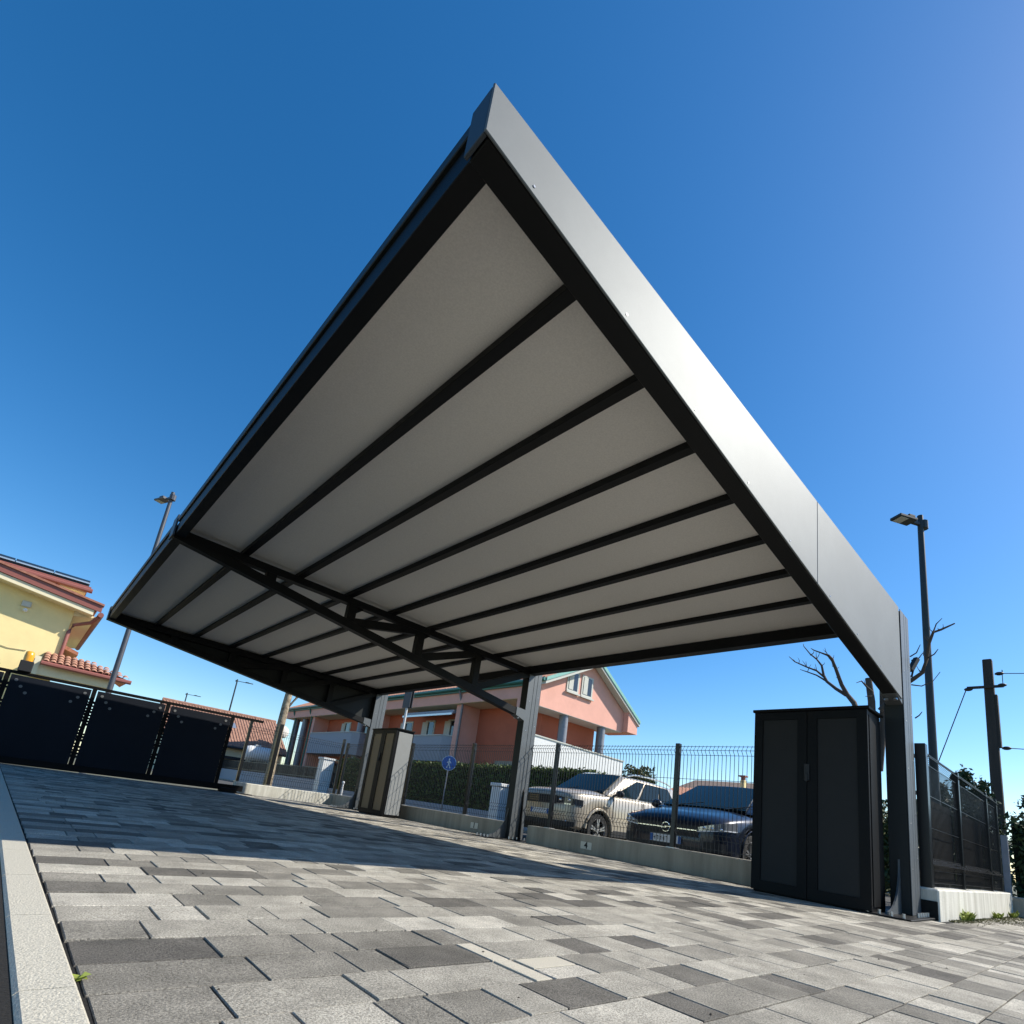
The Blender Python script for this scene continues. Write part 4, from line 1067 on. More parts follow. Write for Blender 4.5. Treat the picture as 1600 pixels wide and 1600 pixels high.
for (yc, z0, z1, wd) in ((24.3, 2.6, 4.75, .9), (26.6, 2.6, 4.75, .8), (29.0, 2.6, 4.75, .9), (34.3, 2.8, 4.95, .9), (37.3, 2.8, 4.95, .9), (20.0, .4, 2.4, .9), (34.0, .3, 2.2, 1.0), (38.0, .3, 2.2, 1.0)):
    mb = MB(); mb.box(17.36, 17.398, yc - wd / 2 - .1, yc + wd / 2 + .1, z0 - .05, z1 + .1); f = H.part(mb, 'window', SHUT)
    mb = MB(); mb.box(17.345, 17.3595, yc - wd / 2, yc + wd / 2, z0, z1); H.sub(mb, 'pane', WDARK, f)
    mb = MB(); mb.box(17.29, 17.344, yc + wd / 2 - .25, yc + wd / 2 + .30, z0, z1); H.sub(mb, 'shutter', SHUT, f)
mb = MB(); mb.prism([(16.1, 4.86), (16.18, 5.06), (17.3, 5.22), (17.3, 5.14)], 'y', 22.8, 27.6); H.part(mb, 'awning', GREYB)
mb = MB(); mb.box(16.05, 16.12, 22.8, 27.6, 4.78, 4.88); H.part(mb, 'awning_bar', ALU)
for yp in (22.15, 31.2, 44.3, 41.1):
    mb = MB(); mb.tube([(15.86, yp, 5.98), (16.0, yp, 5.6), (16.19, yp, 5.25), (16.19, yp, STREET)], .06, 8); H.part(mb, 'downpipe', GREENG if yp != 22.15 else POLEG, smooth=50)
for yp in (43.2, 45.0, 33.6):
    mb = MB(); mb.tube([(16.6, yp, STREET), (16.6, yp, 5.31)], .24, 14); H.part(mb, 'column', POLEG, smooth=50)
mb = MB(); mb.box(18.0, 19.2, 25.0, 26.6, 6.2, 7.2); mb2 = MB(); H.part(mb, 'dormer', PINK)
mb = MB(); mb.prism([(17.6, 7.12), (17.6, 7.22), (19.5, 7.75), (19.5, 7.65)], 'y', 24.8, 26.8); H.part(mb, 'dormer_roof', TERRAL)

# ------------------------------------------------------------------ yellow house on the left
Yh = 24.0
K = T('yellow_house', (-3, Yh + 3, STREET), 'yellow rendered house with terracotta roofs and solar panels behind the gate', 'house')
mb = MB(); mb.box(-9, .42, Yh + .55, Yh + 9, STREET, 5.6); K.part(mb, 'wall', YELLOW)
def zr(x): return 5.235 - .150 * (x - 1.0)
# main roof: rake running along the front, falling to the right
mb = MB(); mb.prism([(-9, zr(-9) + .12), (1.0, zr(1.0) + .02), (1.0, zr(1.0) + .16), (-9, zr(-9) + .26)], 'y', Yh, Yh + 9.4); K.part(mb, 'roof', TERRA)
mb = MB(); mb.prism([(-9, zr(-9) + .04), (1.12, zr(1.12) + .03), (1.12, zr(1.12) + .27), (-9, zr(-9) + .30)], 'y', Yh - .06, Yh - .012); K.part(mb, 'verge_tile', GUTR)
mb = MB(); mb.prism([(-9, zr(-9) + .30), (1.15, zr(1.15) + .272), (1.15, zr(1.15) + .34), (-9, zr(-9) + .37)], 'y', Yh - .12, Yh + .25); K.part(mb, 'verge_cap', TERRA)
mb = MB(); mb.prism([(-9, zr(-9) - .16), (.92, zr(.92) - .16), (.92, zr(.92) + .018), (-9, zr(-9) + .018)], 'y', Yh - .008, Yh + .55); K.part(mb, 'soffit', CREAM)
mb = MB(); mb.tube([(1.14, Yh - .05, 5.16), (1.14, Yh + 9.4, 5.16)], .09, 8); K.part(mb, 'gutter', GUTR)
mb = MB(); mb.prism([(.425, 5.0), (1.05, 5.1), (1.05, 5.16), (.425, 5.16)], 'y', Yh + .56, Yh + 9.2); K.part(mb, 'side_soffit', CREAM)
mb = MB(); mb.tube([(1.10, Yh + .12, 5.10), (.95, Yh + .3, 4.86), (.52, Yh + .48, 4.66), (.45, Yh + .5, 4.4), (.45, Yh + .5, 3.45)], .062, 8); K.part(mb, 'downpipe', GUTR, smooth=60)
# set-back upper storey
mb = MB(); mb.box(-9, .10, Yh + 1.6, Yh + 8, 5.2, 6.2); K.part(mb, 'upper_wall', mat('yellow_render_shaded', (.62, .40, .17), .9, var=.1))  # eaves shade put into a darker, more orange copy of the yellow render
mb = MB(); mb.prism([(Yh + .95, 6.06), (Yh + 4.5, 6.9), (Yh + 8.4, 6.0), (Yh + 8.4, 6.12), (Yh + 4.5, 7.05), (Yh + .95, 6.19)], 'x', -9, .66); K.part(mb, 'upper_roof', TERRA)
mb = MB(); mb.tube([(-9, Yh + .88, 6.13), (.72, Yh + .88, 6.11)], .085, 8); mb.tube([(-9, Yh + .96, 6.24), (.66, Yh + .96, 6.22)], .05, 6); K.part(mb, 'upper_gutter', GUTR)
mb = MB(); mb.box(-9, .55, Yh + .97, Yh + 1.6, 6.0, 6.055); K.part(mb, 'upper_soffit', CREAM)
mb = MB(); mb.tube([(-.28, Yh + .9, 6.06), (-.28, Yh + 1.1, 5.95), (-.28, Yh + 1.5, 5.85), (-.28, Yh + 1.52, 5.4)], .055, 8); K.part(mb, 'downpipe', GUTR, smooth=60)
for k in range(6):
    a = .60 - (k + 1) * 1.06
    mb = MB(); mb.prism([(Yh + 1.05, 6.40), (Yh + 2.7, 6.80), (Yh + 2.69, 6.845), (Yh + 1.04, 6.445)], 'x', a, a + 1.03); sp = K.part(mb, 'solar_panel', SOLAR)
    mb = MB(); mb.box(a, a + 1.03, Yh + .99, Yh + 1.035, 6.375, 6.425); K.sub(mb, 'panel_frame', ALU, sp)
    mb = MB(); mb.box(a, a + 1.03, Yh + 1.0, Yh + 1.034, 6.426, 6.50); K.sub(mb, 'panel_edge', SOLAR, sp)
    mb = MB(); mb.box(a - .02, a + 1.04, Yh + 1.04, Yh + 1.2, 6.2, 6.40); K.sub(mb, 'panel_gap_backing', TRIM, sp)  # black backing added for the dark shaded gap under the panels
# wall fittings
mb = MB(); mb.box(-.98, -.72, Yh + .46, Yh + .548, 4.86, 5.06); K.part(mb, 'alarm_box', SHUT, bevel=.02)
mb = MB(); mb.sphere((-.83, Yh + .44, 4.74), .065, 10, 8); K.part(mb, 'lamp_bulb', SIGNW, smooth=60)
mb = MB(); mb.tube([(-1.75, Yh + .53, 3.55), (-1.4, Yh + .53, 3.52), (-1.15, Yh + .53, 3.42), (-.9, Yh + .53, 3.38), (-.45, Yh + .53, 3.42)], .012, 5); K.part(mb, 'cable', mat('grey_cable', (.35, .3, .2), .8))
# second roof further right along the side, seen below the eaves
mb = MB(); mb.prism([(.43, 4.15), (1.0, 3.98), (1.0, 4.1), (.43, 4.3)], 'y', Yh + 3.0, Yh + 6.0); K.part(mb, 'side_canopy', TERRA)
# porch with barrel tiles
mb = MB(); mb.box(.0, 2.1, Yh - .55, Yh + .50, 2.62, 2.98); K.part(mb, 'porch_beam', CREAM)
mb = MB(); mb.box(-.15, .001, Yh - .60, Yh + .5, 2.6, 3.2); K.part(mb, 'porch_end', CREAM)
mb = MB(); mb.tube([(.02, Yh - .86, 2.98), (2.52, Yh - .86, 2.94)], .075, 8); K.part(mb, 'porch_gutter', GUTR)
pr0 = Vector((.05, Yh - .80, 3.02)); ns = 13
pfm = MB(); pfm.prism([(Yh - .80, 2.985), (Yh + .56, 3.46), (Yh + .56, 3.5), (Yh - .80, 3.02)], 'x', .03, 1.2); pfm.add([(1.2, Yh - .8, 3.02), (2.5, Yh - .8, 2.99), (1.2, Yh + .56, 3.5)], [(0, 1, 2)]); pfm.add([(1.2, Yh + .56, 3.5), (2.5, Yh - .8, 2.99), (2.5, Yh + 1.9, 2.99)], [(0, 1, 2)])
pf = K.part(pfm, 'porch_roof', TERRA)
tm = MB(); seg = 6; vs = []
for (yo, zo, r_) in ((0, 0, .095), (.36, .118, .075)):
    for k in range(seg + 1):
        a = math.pi * k / seg; vs.append((r_ * math.cos(a), yo, zo + r_ * .75 * math.sin(a)))
tm.add(vs, [(k, k + 1, k + seg + 2, k + seg + 1) for k in range(seg)]); tme = tm.mesh('roof_tile', TERRAL, smooth=50)
inv = Matrix.Identity(4)
for i in range(ns):
    x = .13 + i * .185
    for j in range(4):
        yy = Yh - .84 + j * .335
        if x > 1.2 and (yy - (Yh - .8)) / 1.36 > 1 - (x - 1.2) / 1.35: continue
        shared('roof_tile', tme, pf, (x, yy, 3.03 + j * .118 + rnd.uniform(-.006, .006)))

# ------------------------------------------------------------------ low tiled building, gas tank, far lamps
YB = 48.0
t = T('tiled_building', (14, YB + 4, STREET), 'long low building with a big brown tiled roof behind the railing', 'building')
mb = MB(); mb.box(8.6, 17.3, YB + .5, YB + 8, STREET, 2.6); t.part(mb, 'wall', CREAM)
tr = mat('brown_roof_tile', (.36, .20, .14), .85, bump=.4, bscale=20, col2=(.22, .11, .075), vscale=4)
mb = MB(); mb.prism([(YB, 2.35), (YB + 5, 5.35), (YB + 10, 2.35), (YB + 10, 2.5), (YB + 5, 5.55), (YB, 2.5)], 'x', 8.2, 17.6); rf = t.part(mb, 'roof', tr)
tl = MB(); x = 8.3
while x < 17.6:
    tl.tube([(x, YB - .02, 2.47), (x, YB + 4.95, 5.50)], .07, 5, False); x += .24
tag(t.sub(tl, 'tile_row', tr, rf), kind='stuff')
mb = MB(); mb.tube([(8.2, YB + 5, 5.55), (17.6, YB + 5, 5.55)], .14, 6); t.sub(mb, 'ridge', tr, rf)
mb = MB(); mb.prism([(YB + 2.6, 4.02), (YB + 3.4, 4.50), (YB + 3.35, 4.60), (YB + 2.55, 4.12)], 'x', 12.2, 13.7); t.part(mb, 'skylight', ALU)
mb = MB(); mb.tube([(8.2, YB - .08, 2.38), (17.6, YB - .08, 2.38)], .09, 6); t.part(mb, 'gutter', WIRE)
t = T('satellite_dish', (17.0, YB + 1, 3.0), 'white satellite dish at the end of the brown tiled roof', 'dish')
mb = MB(); mb.sphere((16.9, YB + .6, 4.4), .55, 14, 8, (1, .25, 1)); t.part(mb, 'bowl', WHITE, smooth=60)
mb = MB(); mb.tube([(16.9, YB + .7, 2.7), (16.9, YB + .7, 4.4)], .05, 6); t.part(mb, 'mast', ALU)
t = T('gas_tank', (12.6, 40, STREET), 'white horizontal gas tank above the reed screen', 'tank')
mb = MB(); prf = [(-1.0, .05), (-.96, .3), (-.82, .47), (-.62, .54), (.75, .54), (.95, .47), (1.1, .3), (1.14, .05)]
mb.tube([(12.65 + a, 40, 1.85) for a, b in prf], [b for a, b in prf], 20); t.part(mb, 'vessel', WHITE, smooth=50)
mb = MB(); mb.box(12.3, 12.7, 39.8, 40.2, 2.37, 2.48); t.part(mb, 'valve_cover', WHITE, bevel=.03)
mb = MB(); mb.box(12.0, 12.2, 39.7, 40.3, STREET, 1.4); mb.box(13.2, 13.4, 39.7, 40.3, STREET, 1.4); t.part(mb, 'saddle', CONC)
t = T('shed', (13.6, 44.5, STREET), 'low dark shed roof behind the gas tank', 'shed')
mb = MB(); mb.box(10.5, 16.5, 44.2, 46.5, STREET, 1.35); t.part(mb, 'wall', CONC)
mb = MB(); mb.box(10.3, 16.8, 43.9, 46.8, 1.351, 1.55); t.part(mb, 'roof', TRIM)

def street_lamp(loc, h, dirv, m, label, rb=.062, rt=.042, head=.42, arm=.2):
    t = T('street_lamp', loc, label, 'street lamp', 'street lamps'); L = Vector(loc); d = Vector(dirv).normalized()
    mb = MB(); mb.tube([L, L + Vector((0, 0, h))], [rb, rt], 12); t.part(mb, 'pole', m, smooth=60)
    top = L + Vector((0, 0, h - .16)); 
    mb = MB(); mb.tube([top - d * .05 - Vector((0, 0, .07)), top - d * .05 + Vector((0, 0, .07))], rt * 1.7, 10); mb.beam(top, top + d * arm, .05, .05); t.part(mb, 'bracket', m)
    a = top + d * arm; b = top + d * (arm + head)
    mb = MB(); mb.beam(a, b, .21, .05); mb.beam(a + d * .04 + Vector((0, 0, .04)), a + d * (head * .48) + Vector((0, 0, .04)), .2, .05); hd = t.part(mb, 'luminaire', m, bevel=.01)
    mb = MB(); mb.beam(a + d * head * .5 - Vector((0, 0, .0295)), b - d * .03 - Vector((0, 0, .0295)), .17, .004); t.sub(mb, 'lens', SHUT, hd)
    return t
street_lamp((10.0, 1.83, STREET), 6.14, (-.9, .52, .03), POLE, 'tall dark street lamp with flat head right of the carport', head=.34, arm=.16)
street_lamp((1.37, 16.0, STREET), 7.35, (-.35, .94, .0), mat('dark_grey_pole', (0.09, 0.095, 0.11), 0.5, 0.3, var=0.15), 'tall grey street lamp standing behind the gate, crossed by the roof edge', rb=.068, rt=.045)
street_lamp((14.0, 55.3, STREET), 9.1, (.9, -.3, 0), POLE, 'distant street lamp above the brown tiled roof', rb=.09, rt=.06, head=.7, arm=.7)
street_lamp((13.0, 70.0, STREET), 8.55, (.9, -.3, 0), POLE, 'farthest small street lamp left of the brown roof', rb=.09, rt=.06, head=.7, arm=.7)

# ------------------------------------------------------------------ right background: utility pole, wires, trees, houses
t = T('utility_pole', (20.0, 2.3, STREET), 'dark weathered utility pole with insulators at the right', 'utility pole')
mb = MB(); zt_ = 6.47; mb.add([(20 + a * .13, 2.3 + b * .13, STREET) for a, b in ((-1, -1), (1, -1), (1, 1), (-1, 1))] + [(20 + a * .105, 2.27 + b * .105, zt_) for a, b in ((-1, -1), (1, -1), (1, 1), (-1, 1))], [(0, 1, 2, 3), (7, 6, 5, 4)] + [(i, i + 4, (i + 1) % 4 + 4, (i + 1) % 4) for i in range(4)]); t.part(mb, 'shaft', UPOLE, bevel=.02)
mb = MB(); mb.beam((19.85, 2.75, 5.62), (19.85, 1.95, 5.62), .06, .07); mb.box(19.9, 20.1, 2.11, 2.165, 3.9, 5.4); t.part(mb, 'crossarm', UPOLE)
for (y_, z_) in ((2.02, 5.99), (1.98, 5.65), (2.0, 3.86), (2.72, 5.58)):
    mb = MB(); mb.sphere((19.86, y_, z_), .075, 8, 6, (1, 1.4, .7)); t.part(mb, 'insulator', TRIM, smooth=60)
def wire(a, b, sag, label, r_=.012):
    a, b = Vector(a), Vector(b); pts = [a + (b - a) * (k / 12) - Vector((0, 0, sag * 4 * (k / 12) * (1 - k / 12))) for k in range(13)]
    mb = MB(); mb.tube(pts, r_, 5); tag(mb.part('overhead_wire', TRIM), label, 'wire', 'overhead wires on the utility pole')
wire((19.86, 1.95, 5.99), (22, -16, 6.0), .3, 'upper overhead wire running right from the utility pole')
wire((19.86, 1.93, 3.86), (22, -16, 3.9), .3, 'lower overhead wire running right from the utility pole')
wire((19.86, 2.78, 5.55), (19.4, 3.85, 2.2), .0, 'slanting stay wire running down left from the utility pole', .014)
wire((19.86, 1.95, 5.99), (19.86, 1.96, 5.65), -.25, 'short looped jumper wire between the pole insulators', .01)

# bare pollarded tree behind the near cabinet
TX = 9.5
t = T('bare_tree', (TX, 2.47, STREET), 'bare pruned tree behind the near cabinet', 'tree')
tb = Vector((TX, 2.47, STREET)); fk = Vector((TX, 2.47, 1.9))
mb = MB(); mb.tube([tb, Vector((TX + .02, 2.48, 1.0)), fk, Vector((TX, 2.47, 2.75)), Vector((TX - .02, 2.50, 3.12))], [.075, .065, .058, .05, .045], 10); t.part(mb, 'trunk', BARK, smooth=60)
mb = MB(); mb.tube([Vector((TX + .1, 2.42, 1.7)), Vector((TX + .12, 2.36, 2.3)), Vector((TX + .1, 2.35, 2.95))], [.05, .042, .036], 8); t.part(mb, 'limb', BARK, smooth=60)
def branch(pts, rads, name):
    mb = MB(); mb.tube(pts, rads, 7); t.part(mb, name, BARK, smooth=60)
branch([(9.5, 2.47, 1.6), (9.4, 2.634, 2.574), (9.4, 2.684, 2.719), (9.4, 2.771, 2.848)], [.055, .045, .04, .035], 'limb')
branch([(9.4, 2.771, 2.848), (9.325, 2.828, 3.001), (9.25, 2.884, 3.25), (9.175, 2.914, 3.393), (9.1, 2.945, 3.438)], [0.0351, 0.0296, 0.025, 0.0234, 0.0218], 'limb')
branch([(9.1, 2.945, 3.438), (9.067, 3.037, 3.483), (9.033, 3.13, 3.528), (9.0, 3.166, 3.555)], [0.0172, 0.0117, 0.0094, 0.0047], 'twig')
branch([(9.4, 2.789, 2.85), (9.433, 2.945, 2.974), (9.467, 3.086, 3.113), (9.5, 3.145, 3.237)], [0.0312, 0.0265, 0.0234, 0.0211], 'limb')
branch([(9.5, 3.145, 3.237), (9.52, 3.18, 3.413), (9.54, 3.265, 3.541), (9.56, 3.373, 3.651), (9.58, 3.484, 3.812), (9.6, 3.502, 3.867)], [0.0203, 0.0172, 0.014, 0.0109, 0.0062, 0.0039], 'limb')
branch([(9.5, 3.135, 3.203), (9.575, 3.278, 3.348), (9.65, 3.467, 3.458), (9.725, 3.685, 3.597), (9.8, 3.813, 3.73)], [0.0187, 0.0156, 0.0133, 0.0101, 0.0047], 'limb')
branch([(9.5, 3.107, 3.134), (9.467, 3.241, 3.237), (9.433, 3.369, 3.296), (9.4, 3.478, 3.343)], [0.0156, 0.0125, 0.0094, 0.0047], 'twig')
branch([(9.4, 2.439, 2.887), (9.333, 2.488, 2.945), (9.267, 2.536, 3.024), (9.2, 2.587, 2.98)], [0.0172, 0.014, 0.0101, 0.0047], 'twig')
branch([(9.4, 2.441, 2.806), (9.3, 2.499, 2.786)], [0.0094, 0.0039], 'twig')
branch([(9.5, 2.362, 2.604), (9.463, 2.057, 2.955), (9.425, 1.912, 3.041), (9.387, 1.793, 3.118), (9.35, 1.725, 3.304), (9.312, 1.678, 3.531), (9.275, 1.619, 3.677), (9.237, 1.523, 3.689), (9.2, 1.355, 3.745)], [0.039, 0.0351, 0.0312, 0.0281, 0.0234, 0.0203, 0.0187, 0.0156, 0.0094], 'limb')
branch([(9.2, 1.606, 3.65), (9.2, 1.564, 3.771), (9.2, 1.494, 3.846)], [0.0109, 0.0078, 0.0039], 'twig')
branch([(9.35, 1.922, 3.367), (9.325, 1.838, 3.409), (9.3, 1.782, 3.522)], [0.0101, 0.0086, 0.0047], 'twig')
branch([(9.35, 1.909, 3.306), (9.325, 1.81, 3.326), (9.3, 1.757, 3.391)], [0.0101, 0.0086, 0.0047], 'twig')
branch([(9.35, 1.709, 3.322), (9.325, 1.628, 3.363), (9.3, 1.576, 3.426)], [0.0101, 0.0086, 0.0047], 'twig')
branch([(9.35, 1.923, 2.935), (9.333, 1.798, 2.901), (9.317, 1.659, 2.961), (9.3, 1.57, 3.081)], [0.0101, 0.0086, 0.0047, 0.0047], 'twig')
branch([(9.35, 1.896, 2.437), (9.325, 1.844, 2.467), (9.3, 1.8, 2.516)], [0.0101, 0.0086, 0.0047], 'twig')
branch([(9.4, 3.042, 3.54), (9.365, 3.065, 3.599), (9.331, 3.069, 3.655)], [0.0062, 0.0047, 0.0023], 'twig')
branch([(9.4, 3.042, 3.54), (9.43, 3.081, 3.604), (9.46, 3.138, 3.671)], [0.0062, 0.0047, 0.0023], 'twig')
branch([(9.4, 2.986, 3.423), (9.378, 2.959, 3.472), (9.355, 2.94, 3.522)], [0.0062, 0.0047, 0.0023], 'twig')
branch([(9.4, 2.986, 3.423), (9.443, 3.046, 3.508), (9.485, 3.072, 3.591)], [0.0062, 0.0047, 0.0023], 'twig')
branch([(9.4, 3.14, 3.374), (9.369, 3.093, 3.388), (9.339, 3.078, 3.404)], [0.0062, 0.0047, 0.0023], 'twig')
branch([(9.4, 3.14, 3.374), (9.435, 3.166, 3.425), (9.471, 3.203, 3.477)], [0.0062, 0.0047, 0.0023], 'twig')
branch([(9.4, 3.217, 3.494), (9.417, 3.189, 3.564), (9.434, 3.179, 3.636)], [0.0062, 0.0047, 0.0023], 'twig')
branch([(9.4, 3.217, 3.494), (9.359, 3.21, 3.544), (9.318, 3.198, 3.593)], [0.0062, 0.0047, 0.0023], 'twig')
branch([(9.4, 3.317, 3.574), (9.38, 3.272, 3.587), (9.36, 3.243, 3.602)], [0.0062, 0.0047, 0.0023], 'twig')
branch([(9.4, 3.317, 3.574), (9.435, 3.28, 3.621), (9.47, 3.285, 3.673)], [0.0062, 0.0047, 0.0023], 'twig')
branch([(9.4, 3.377, 3.377), (9.393, 3.376, 3.425), (9.386, 3.381, 3.474)], [0.0062, 0.0047, 0.0023], 'twig')
branch([(9.4, 3.377, 3.377), (9.354, 3.387, 3.421), (9.309, 3.409, 3.467)], [0.0062, 0.0047, 0.0023], 'twig')
branch([(9.4, 3.499, 3.447), (9.403, 3.561, 3.494), (9.407, 3.588, 3.537)], [0.0062, 0.0047, 0.0023], 'twig')
branch([(9.4, 3.499, 3.447), (9.37, 3.477, 3.49), (9.339, 3.492, 3.538)], [0.0062, 0.0047, 0.0023], 'twig')
branch([(9.4, 3.218, 3.294), (9.378, 3.219, 3.348), (9.355, 3.226, 3.404)], [0.0062, 0.0047, 0.0023], 'twig')
branch([(9.4, 3.218, 3.294), (9.406, 3.246, 3.329), (9.412, 3.254, 3.362)], [0.0062, 0.0047, 0.0023], 'twig')
branch([(9.4, 3.357, 3.285), (9.373, 3.332, 3.342), (9.346, 3.283, 3.396)], [0.0062, 0.0047, 0.0023], 'twig')
branch([(9.4, 3.357, 3.285), (9.383, 3.342, 3.318), (9.366, 3.312, 3.348)], [0.0062, 0.0047, 0.0023], 'twig')
branch([(9.4, 2.931, 3.297), (9.42, 2.988, 3.355), (9.439, 3.0, 3.408)], [0.0062, 0.0047, 0.0023], 'twig')
branch([(9.4, 2.931, 3.297), (9.446, 2.906, 3.326), (9.492, 2.909, 3.358)], [0.0062, 0.0047, 0.0023], 'twig')
branch([(9.4, 2.85, 3.043), (9.428, 2.889, 3.108), (9.455, 2.947, 3.175)], [0.0062, 0.0047, 0.0023], 'twig')
branch([(9.4, 2.85, 3.043), (9.432, 2.869, 3.072), (9.464, 2.892, 3.102)], [0.0062, 0.0047, 0.0023], 'twig')
branch([(9.4, 2.505, 2.964), (9.364, 2.519, 3.012), (9.327, 2.52, 3.06)], [0.0062, 0.0047, 0.0023], 'twig')
branch([(9.4, 2.505, 2.964), (9.351, 2.513, 2.969), (9.302, 2.503, 2.973)], [0.0062, 0.0047, 0.0023], 'twig')
branch([(9.4, 1.693, 3.561), (9.386, 1.717, 3.616), (9.373, 1.746, 3.672)], [0.0062, 0.0047, 0.0023], 'twig')
branch([(9.4, 1.693, 3.561), (9.392, 1.695, 3.618), (9.385, 1.718, 3.679)], [0.0062, 0.0047, 0.0023], 'twig')
branch([(9.4, 1.734, 3.32), (9.367, 1.764, 3.375), (9.334, 1.759, 3.425)], [0.0062, 0.0047, 0.0023], 'twig')
branch([(9.4, 1.734, 3.32), (9.399, 1.737, 3.376), (9.398, 1.715, 3.43)], [0.0062, 0.0047, 0.0023], 'twig')
branch([(9.4, 1.55, 3.747), (9.403, 1.583, 3.769), (9.406, 1.586, 3.785)], [0.0062, 0.0047, 0.0023], 'twig')
branch([(9.4, 1.55, 3.747), (9.398, 1.518, 3.785), (9.396, 1.52, 3.829)], [0.0062, 0.0047, 0.0023], 'twig')
branch([(9.4, 1.641, 3.722), (9.392, 1.675, 3.769), (9.384, 1.673, 3.811)], [0.0062, 0.0047, 0.0023], 'twig')
branch([(9.4, 1.641, 3.722), (9.4, 1.653, 3.744), (9.4, 1.677, 3.769)], [0.0062, 0.0047, 0.0023], 'twig')
branch([(9.4, 1.795, 3.121), (9.371, 1.834, 3.168), (9.342, 1.845, 3.212)], [0.0062, 0.0047, 0.0023], 'twig')
branch([(9.4, 1.795, 3.121), (9.355, 1.821, 3.132), (9.31, 1.817, 3.14)], [0.0062, 0.0047, 0.0023], 'twig')
# small camera fixed behind the column
t = T('security_camera', (6.52, 1.37, 2.22), 'small dark camera fixed behind the top of the near column', 'camera')
mb = MB(); mb.beam((6.47, 1.335, 2.29), (6.55, 1.29, 2.44), .05, .05); t.part(mb, 'housing', TRIM, bevel=.008); mb = MB(); mb.tube([(6.41, 1.40, 2.20), (6.5, 1.33, 2.24), (6.5, 1.31, 2.33)], .012, 6); t.part(mb, 'bracket', TRIM)

conifer((15.5, 2.32, STREET), 2.75, .75, 'young dark conifer behind the side fence, second post', 3, 1.5, group='conifers beyond the side fence')
conifer((16.2, 2.12, STREET), 2.62, .62, 'young dark conifer just left of the utility pole', 4, 1.3, group='conifers beyond the side fence')
conifer((14.0, 2.55, STREET), 2.3, .8, 'dark conifer between the street lamp and the side fence post', 6, 1.6, group='conifers beyond the side fence')
conifer((14.2, .80, STREET), 2.72, 1.0, 'dark spiky conifer cut by the right edge of the picture', 8, 1.7, group='conifers beyond the side fence')
bush((11.9, 2.5, STREET), (.9, .75, .85), 'olive green shrub behind the dark screen of the side fence', 12, 7000, .05, LEAFM)
mb_t = T('dark_hedge', (13.4, -1.2, STREET), 'dark hedge above the neighbour wall at the right edge', 'hedge')
mb = MB(); mb.box(12.1, 12.6, -5, 1.25, STREET, 1.30); mb_t.part(mb, 'branch_core', mat('hedge_core', (.012, .016, .008), 1.0))
rs = np.random.RandomState(21); n = 6000
leaf_part('foliage', np.stack([12.05 + np.abs(rs.normal(size=n)) * .08 * -1 + .05, rs.uniform(-5, 1.3, n), rs.uniform(.1, 1.40, n)], 1), .05, LEAFD, mb_t.o, 22, Matrix.Translation(-mb_t.loc))
t = T('screen_post', (11.3, 1.27, .1), 'bluish grey post at the end of the side fence', 'post')
mb = MB(); mb.box(11.27, 11.35, 1.22, 1.30, .1, 1.02); t.part(mb, 'shaft', POLEG, bevel=.006)

bush((24.2, 16.9, STREET), (1.25, 1.25, 1.85), 'round olive green tree right of the white terrace wall', 15, 7000, .085, LEAFM, 'garden_tree', 'tree')
t = conifer((60, 39.6, STREET), 8.8, 1.0, 'tiny distant cypress above the beige car', 31, 1.0)
t = T('far_house', (40, 21, STREET), 'distant house with orange tiled roof above the navy car', 'house')
mb = MB(); mb.box(40.5, 48, 15.6, 24.5, STREET, 3.9); t.part(mb, 'wall', CREAM)
mb = MB(); mb.prism([(39.8, 3.6), (44.2, 5.0), (48.6, 3.6), (48.6, 3.75), (44.2, 5.2), (39.8, 3.75)], 'y', 15.2, 24.9); rf = t.part(mb, 'roof', mat('grey_brown_tile', (.25, .17, .12), .85, col2=(.14, .10, .08), vscale=3))
mb = MB(); mb.prism([(37.5, 3.15), (39.6, 3.9), (39.6, 4.02), (37.5, 3.3)], 'y', 19.3, 24.2); rf = t.part(mb, 'lower_roof', TERRAL)
tl = MB(); y = 19.4
while y < 24.2: tl.tube([(37.5, y, 3.28), (39.6, y, 4.03)], .09, 5, False); y += .3
tag(t.sub(tl, 'tile_row', TERRAL, rf), kind='stuff')
mb = MB(); mb.box(39.4, 39.7, 18.35, 18.65, 3.6, 4.85); ch = t.part(mb, 'chimney', YELLOW); mb = MB(); mb.box(39.3, 39.8, 18.25, 18.75, 5.1, 5.2); mb.box(39.43, 39.67, 18.38, 18.62, 4.851, 5.1); t.sub(mb, 'chimney_cap', TERRA, ch)

# street tree trunk behind the gate-side fence
t = T('street_tree', (5.55, 16.2, STREET), 'mottled pale tree trunk behind the fence right of the gate', 'tree')
b0 = Vector((5.55, 16.2, STREET)); 
mb = MB(); mb.tube([b0, b0 + Vector((.01, 0, .8)), b0 + Vector((-.01, .02, 1.8)), b0 + Vector((0, .02, 2.6)), b0 + Vector((.03, 0, 3.6)), b0 + Vector((.0, 0, 4.6))], [.13, .115, .11, .105, .09, .07], 12); t.part(mb, 'trunk', BARKP, smooth=60)
mb = MB(); mb.tube([b0 + Vector((.03, 0, 2.5)), b0 + Vector((.25, -.1, 2.95)), b0 + Vector((.35, -.15, 3.5)), b0 + Vector((.8, -.2, 4.6))], [.05, .04, .035, .015], 7); mb.tube([b0 + Vector((.0, 0, 4.5)), b0 + Vector((-.4, .2, 5.6))], [.06, .02], 7); mb.tube([b0 + Vector((.0, 0, 4.5)), b0 + Vector((.4, .3, 5.8))], [.06, .02], 7); t.part(mb, 'limb', BARKP, smooth=60)

